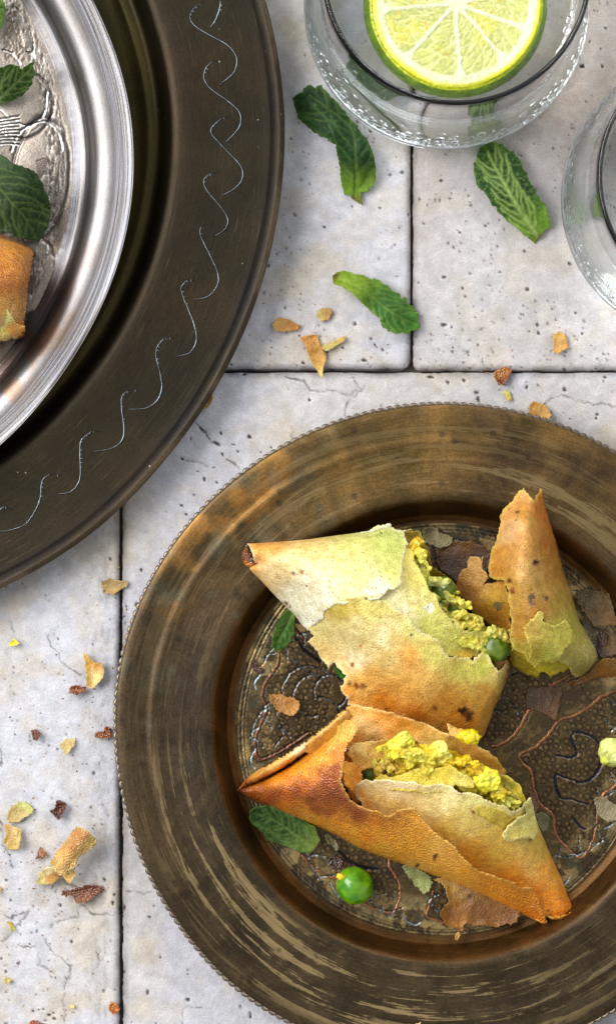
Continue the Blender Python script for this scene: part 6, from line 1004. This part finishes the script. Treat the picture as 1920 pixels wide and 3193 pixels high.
# ------------------------------------------------------------------ glasses
G_OUT = [(0, 0.2), (26, 0.2), (34, 0.5), (39.5, 1.9), (42.6, 5), (43.9, 9.5), (43.9, 14), (42.7, 19), (41.0, 25), (39.9, 33), (39.5, 45), (39.2, 60), (39.0, 73), (38.8, 79.3)]
G_IN = [(38.2, 80.05), (37.5, 79.5), (37.35, 78), (37.4, 73), (37.6, 60), (37.9, 45), (38.4, 33), (39.6, 25), (41.2, 19), (42.2, 14), (41.6, 9.5), (38, 7.0), (30, 6.2), (16, 6.0), (0, 6.0)]
def revolve(name, prof, cx, cy, mat, parent, n=192, step=2.0, shear=(0, 0)):
    L = smooth_line(prof, step); th = np.arange(n) * 2 * np.pi / n; R_ = np.maximum(np.array([p[0] for p in L]), 0); Z_ = np.array([p[1] for p in L])
    V = []; F = []
    a0 = R_[0] < 1e-4; a1 = R_[-1] < 1e-4; rows = list(range(len(L)))
    if a0: rows = rows[1:]
    if a1: rows = rows[:-1]
    for i in rows: V += [(cx + (R_[i] * math.cos(t) + shear[0] * Z_[i]) / 1000, cy + (R_[i] * math.sin(t) + shear[1] * Z_[i]) / 1000, Z_[i] / 1000) for t in th]
    m = len(rows)
    for r in range(m - 1): F += [(r * n + k, r * n + (k + 1) % n, (r + 1) * n + (k + 1) % n, (r + 1) * n + k) for k in range(n)]
    if a0: V.append((cx, cy, Z_[0] / 1000)); c = len(V) - 1; F += [(c, (k + 1) % n, k) for k in range(n)]
    if a1: V.append((cx, cy, Z_[-1] / 1000)); c = len(V) - 1; F += [(c, (m - 1) * n + k, (m - 1) * n + (k + 1) % n) for k in range(n)]
    return mesh_np(name, V, F, mat, parent, None, (cx, cy, 0.0))
def inner_r(z): 
    q = sorted([(p[1], p[0]) for p in G_IN[2:]]); return float(np.interp(z, [a for a, _ in q], [b for _, b in q]))
bub_me = None
def make_glass(cx, cy, lab, labw, level, nb, seed, angs, specks):
    global bub_me
    g = revolve('tumbler', G_OUT + G_IN, cx, cy, M_GLASS, None); tag(g, lab, 'glass', 'water glasses')
    prof = [(0, 5.9), (16, 5.9), (30, 6.1), (38.05, 6.95), (41.7, 9.45)] + [(inner_r(z) + .1, z) for z in (11.5, 14, 16.5, 19, 22, 25, 29, 33, 39)] + [(inner_r(level) + .1, level + .5), (inner_r(level) - .9, level + .05), (inner_r(level) - 2.5, level - .25), (20, level - .3), (0, level - .3)]
    w = revolve('sparkling_water', prof, cx, cy, M_WATER, None); tag(w, labw, 'water')
    r2 = np.random.default_rng(seed)
    if bub_me is None:
        V, F = ico(3); bub_me = bpy.data.meshes.new('bubble'); bub_me.from_pydata([tuple(v) for v in V], [], [tuple(int(i) for i in f[::-1]) for f in F]); bub_me.materials.append(M_BUBBLE)
        bub_me.polygons.foreach_set('use_smooth', np.ones(len(bub_me.polygons), bool))
    placed = []
    for i in range(nb * 6):
        if len(placed) >= nb: break
        a = math.radians(r2.uniform(*angs)); z = 8.5 + abs(r2.normal(0, 6.0)); r = min(1.4, .40 + r2.exponential(.42)); R_ = inner_r(z) - r * 1.02
        p = (R_ * math.cos(a), R_ * math.sin(a), z)
        if any((p[0] - q[0]) ** 2 + (p[1] - q[1]) ** 2 + (p[2] - q[2]) ** 2 < (r + q[3]) ** 2 for q in placed): continue
        placed.append((*p, r))
    for p in placed:
        o = bpy.data.objects.new('bubble', bub_me); COL.objects.link(o); o.parent = w; o.location = (p[0] / 1000, p[1] / 1000, p[2] / 1000); o.scale = (p[3] / 1000,) * 3
    Vb, Fb = ico(1); VV = []; FF = []; n = 0
    for i in range(specks):
        a = math.radians(r2.uniform(angs[0] - 30, angs[1] + 30)); z = r2.uniform(14, level - 3); r = r2.uniform(.10, .26); R_ = inner_r(z) - r * .9
        VV.append((Vb * r + np.array((R_ * math.cos(a), R_ * math.sin(a), z))) / 1000 + np.array((cx, cy, 0))); FF.append(Fb[:, ::-1] + n); n += len(Vb)
    s = mesh_np('fine_bubbles', np.vstack(VV), np.vstack(FF), M_BUBBLE, w); s['kind'] = 'stuff'
    return g, w
g1 = P(1395, 8, 0.02); make_glass(g1[0], g1[1], 'clear tumbler of sparkling water with a lime slice, at the top', 'sparkling water filling the tumbler that holds the lime slice', 49, 285, 5, (-175, -5), 420)
g2 = P(2203, 612, 0.02); make_glass(g2[0], g2[1], 'clear tumbler cut off by the right edge, beaded with fine bubbles', 'fizzy water inside the tumbler at the right edge, without lime', 52, 160, 6, (110, 260), 900)
# lime slice floating in the first glass
lz = 49.2
lc = P(1423, 5, .0525)
lime = empty('lime_slice', (lc[0], lc[1], (lz - 3.5) / 1000), 'round slice of lime with green rind floating in the upper tumbler', 'lime slice'); lime['_org'] = (lc[0], lc[1], 0); lime.location = (lc[0], lc[1], 0)
RF = 25.2
def lime_face():
    g = .30; xs = np.arange(-26, 26 + g, g); X, Y = np.meshgrid(xs, xs); r = np.hypot(X, Y); th = np.degrees(np.arctan2(Y, X)) % 360
    m = [273, 311, 340, 12, 48, 84, 120, 155, 185, 228]; m = sorted(m); da = np.full(X.shape, 1e9); wob_ = (fbm(X / 6, Y / 6, 5, 3) - .5) * 1.2
    seg_id = np.zeros(X.shape)
    for i, a in enumerate(m):
        t = math.radians(a); along = X * math.cos(t) + Y * math.sin(t); d = np.where(along > 0, np.abs(-X * math.sin(t) + Y * math.cos(t) + wob_ * .7), r); da = np.minimum(da, d)
        nxt = m[(i + 1) % len(m)]; sel = ((th - a) % 360) < ((nxt - a) % 360); seg_id = np.where(sel, i, seg_id)
    wm = .12 + .25 * fbm(X / 4, Y / 4, 8, 2) + .35 * sm(5, 1.5, r) + 1.1 * sm(18.5, 21.6, r)
    memb = np.maximum(sm(wm + .55, wm, da), np.maximum(sm(2.6, 1.7, r + wob_), sm(21.0, 22.0, r + wob_ * .9)))
    # vesicles run outwards
    rad = fbm(th / 3.2 + seg_id * 9, r / 7 + seg_id * 5, 3, 4); f1, f2 = worley(th / (9 + 40 / (r + 2)), r / 5.5 + seg_id * 3, 4); ves = f2 - f1
    c = np.ones(X.shape + (3,)) * lin((198, 200, 124)) * (0.80 + .28 * rad[..., None]); y = (sm(.5, .7, fbm(X / 8, Y / 8, 12, 3)) * .5)[..., None]; c = c * (1 - y) + y * lin((216, 206, 70))
    lt = (sm(.12, .02, ves) * .5)[..., None]; c = c * (1 - lt) + lt * lin((236, 236, 180))
    c = c * (1 - memb[..., None]) + memb[..., None] * lin((218, 220, 186))
    yr = (sm(22.6, 24.6, r + wob_ * 1.3))[..., None]; c = c * (1 - yr) + yr * lin((222, 216, 30)); gr_ = sm(24.6, 25.1, r + wob_ * .6)[..., None]; c = c * (1 - gr_) + gr_ * lin((96, 130, 10))
    for (a, b, s_) in ((-9, -6, .35), (-8.6, -7.3, .4), (-12.5, .8, .5), (-21, 3.4, .5), (12.9, 1.2, .4), (-2.5, -15, .3), (-17, -3, .3)):
        k = sm(s_ * 1.6, s_ * .6, np.hypot(X - a, (Y - b) * .6))[..., None]; c = c * (1 - k * .7) + .7 * k * lin((220, 170, 20))
    z = lz + memb * .25 + sm(.25, .0, ves) * -.18 * (1 - memb) + (fbm(X / 5, Y / 5, 30) - .5) * .5 - .5 * sm(24, 25.2, r)
    V = np.c_[(X / 1000 + lc[0]).ravel(), (Y / 1000 + lc[1]).ravel(), (z / 1000).ravel()]; n = len(xs); idx = np.arange(n * n).reshape(n, n); ok = r < RF + .1
    q = ok[:-1, :-1] & ok[1:, :-1] & ok[1:, 1:] & ok[:-1, 1:]; F = np.c_[idx[:-1, :-1][q], idx[:-1, 1:][q], idx[1:, 1:][q], idx[1:, :-1][q]]; used = np.unique(F); mp = np.full(n * n, -1); mp[used] = np.arange(len(used))
    mesh_np('flesh', V[used], mp[F], M_LIME, lime, c.reshape(-1, 3)[used])
lime_face()
def rind_col(RR, TH):
    X = RR * np.cos(TH); Y = RR * np.sin(TH); n = fbm(TH * 14, RR * 2.0, 3, 4); c = np.ones(RR.shape + (3,)) * lin((120, 156, 14)) * (0.5 + 1.0 * n[..., None]); y = (sm(26.0, 25.2, RR))[..., None]
    c = c * (1 - y) + y * lin((206, 206, 20)); d = ang(TH, -30, 60)[..., None] * .6; return c * (1 - d) + d * lin((44, 76, 16))  # lower right of the rind painted darker, as its unlit side
lathe('rind', lc[0], lc[1], [(24.9, lz - .35), (25.6, lz - .45), (26.2, lz - 1.1), (26.9, lz - 2.6), (27.2, lz - 4.2), (26.9, lz - 6.2), (25.9, lz - 7.4), (10, lz - 7.6), (0.05, lz - 7.6)], 360, M_RIND, lime, rind_col, None, None, .4)
# ------------------------------------------------------------------ tidy
for o in bpy.data.objects:
    if '_org' in o: del o['_org']
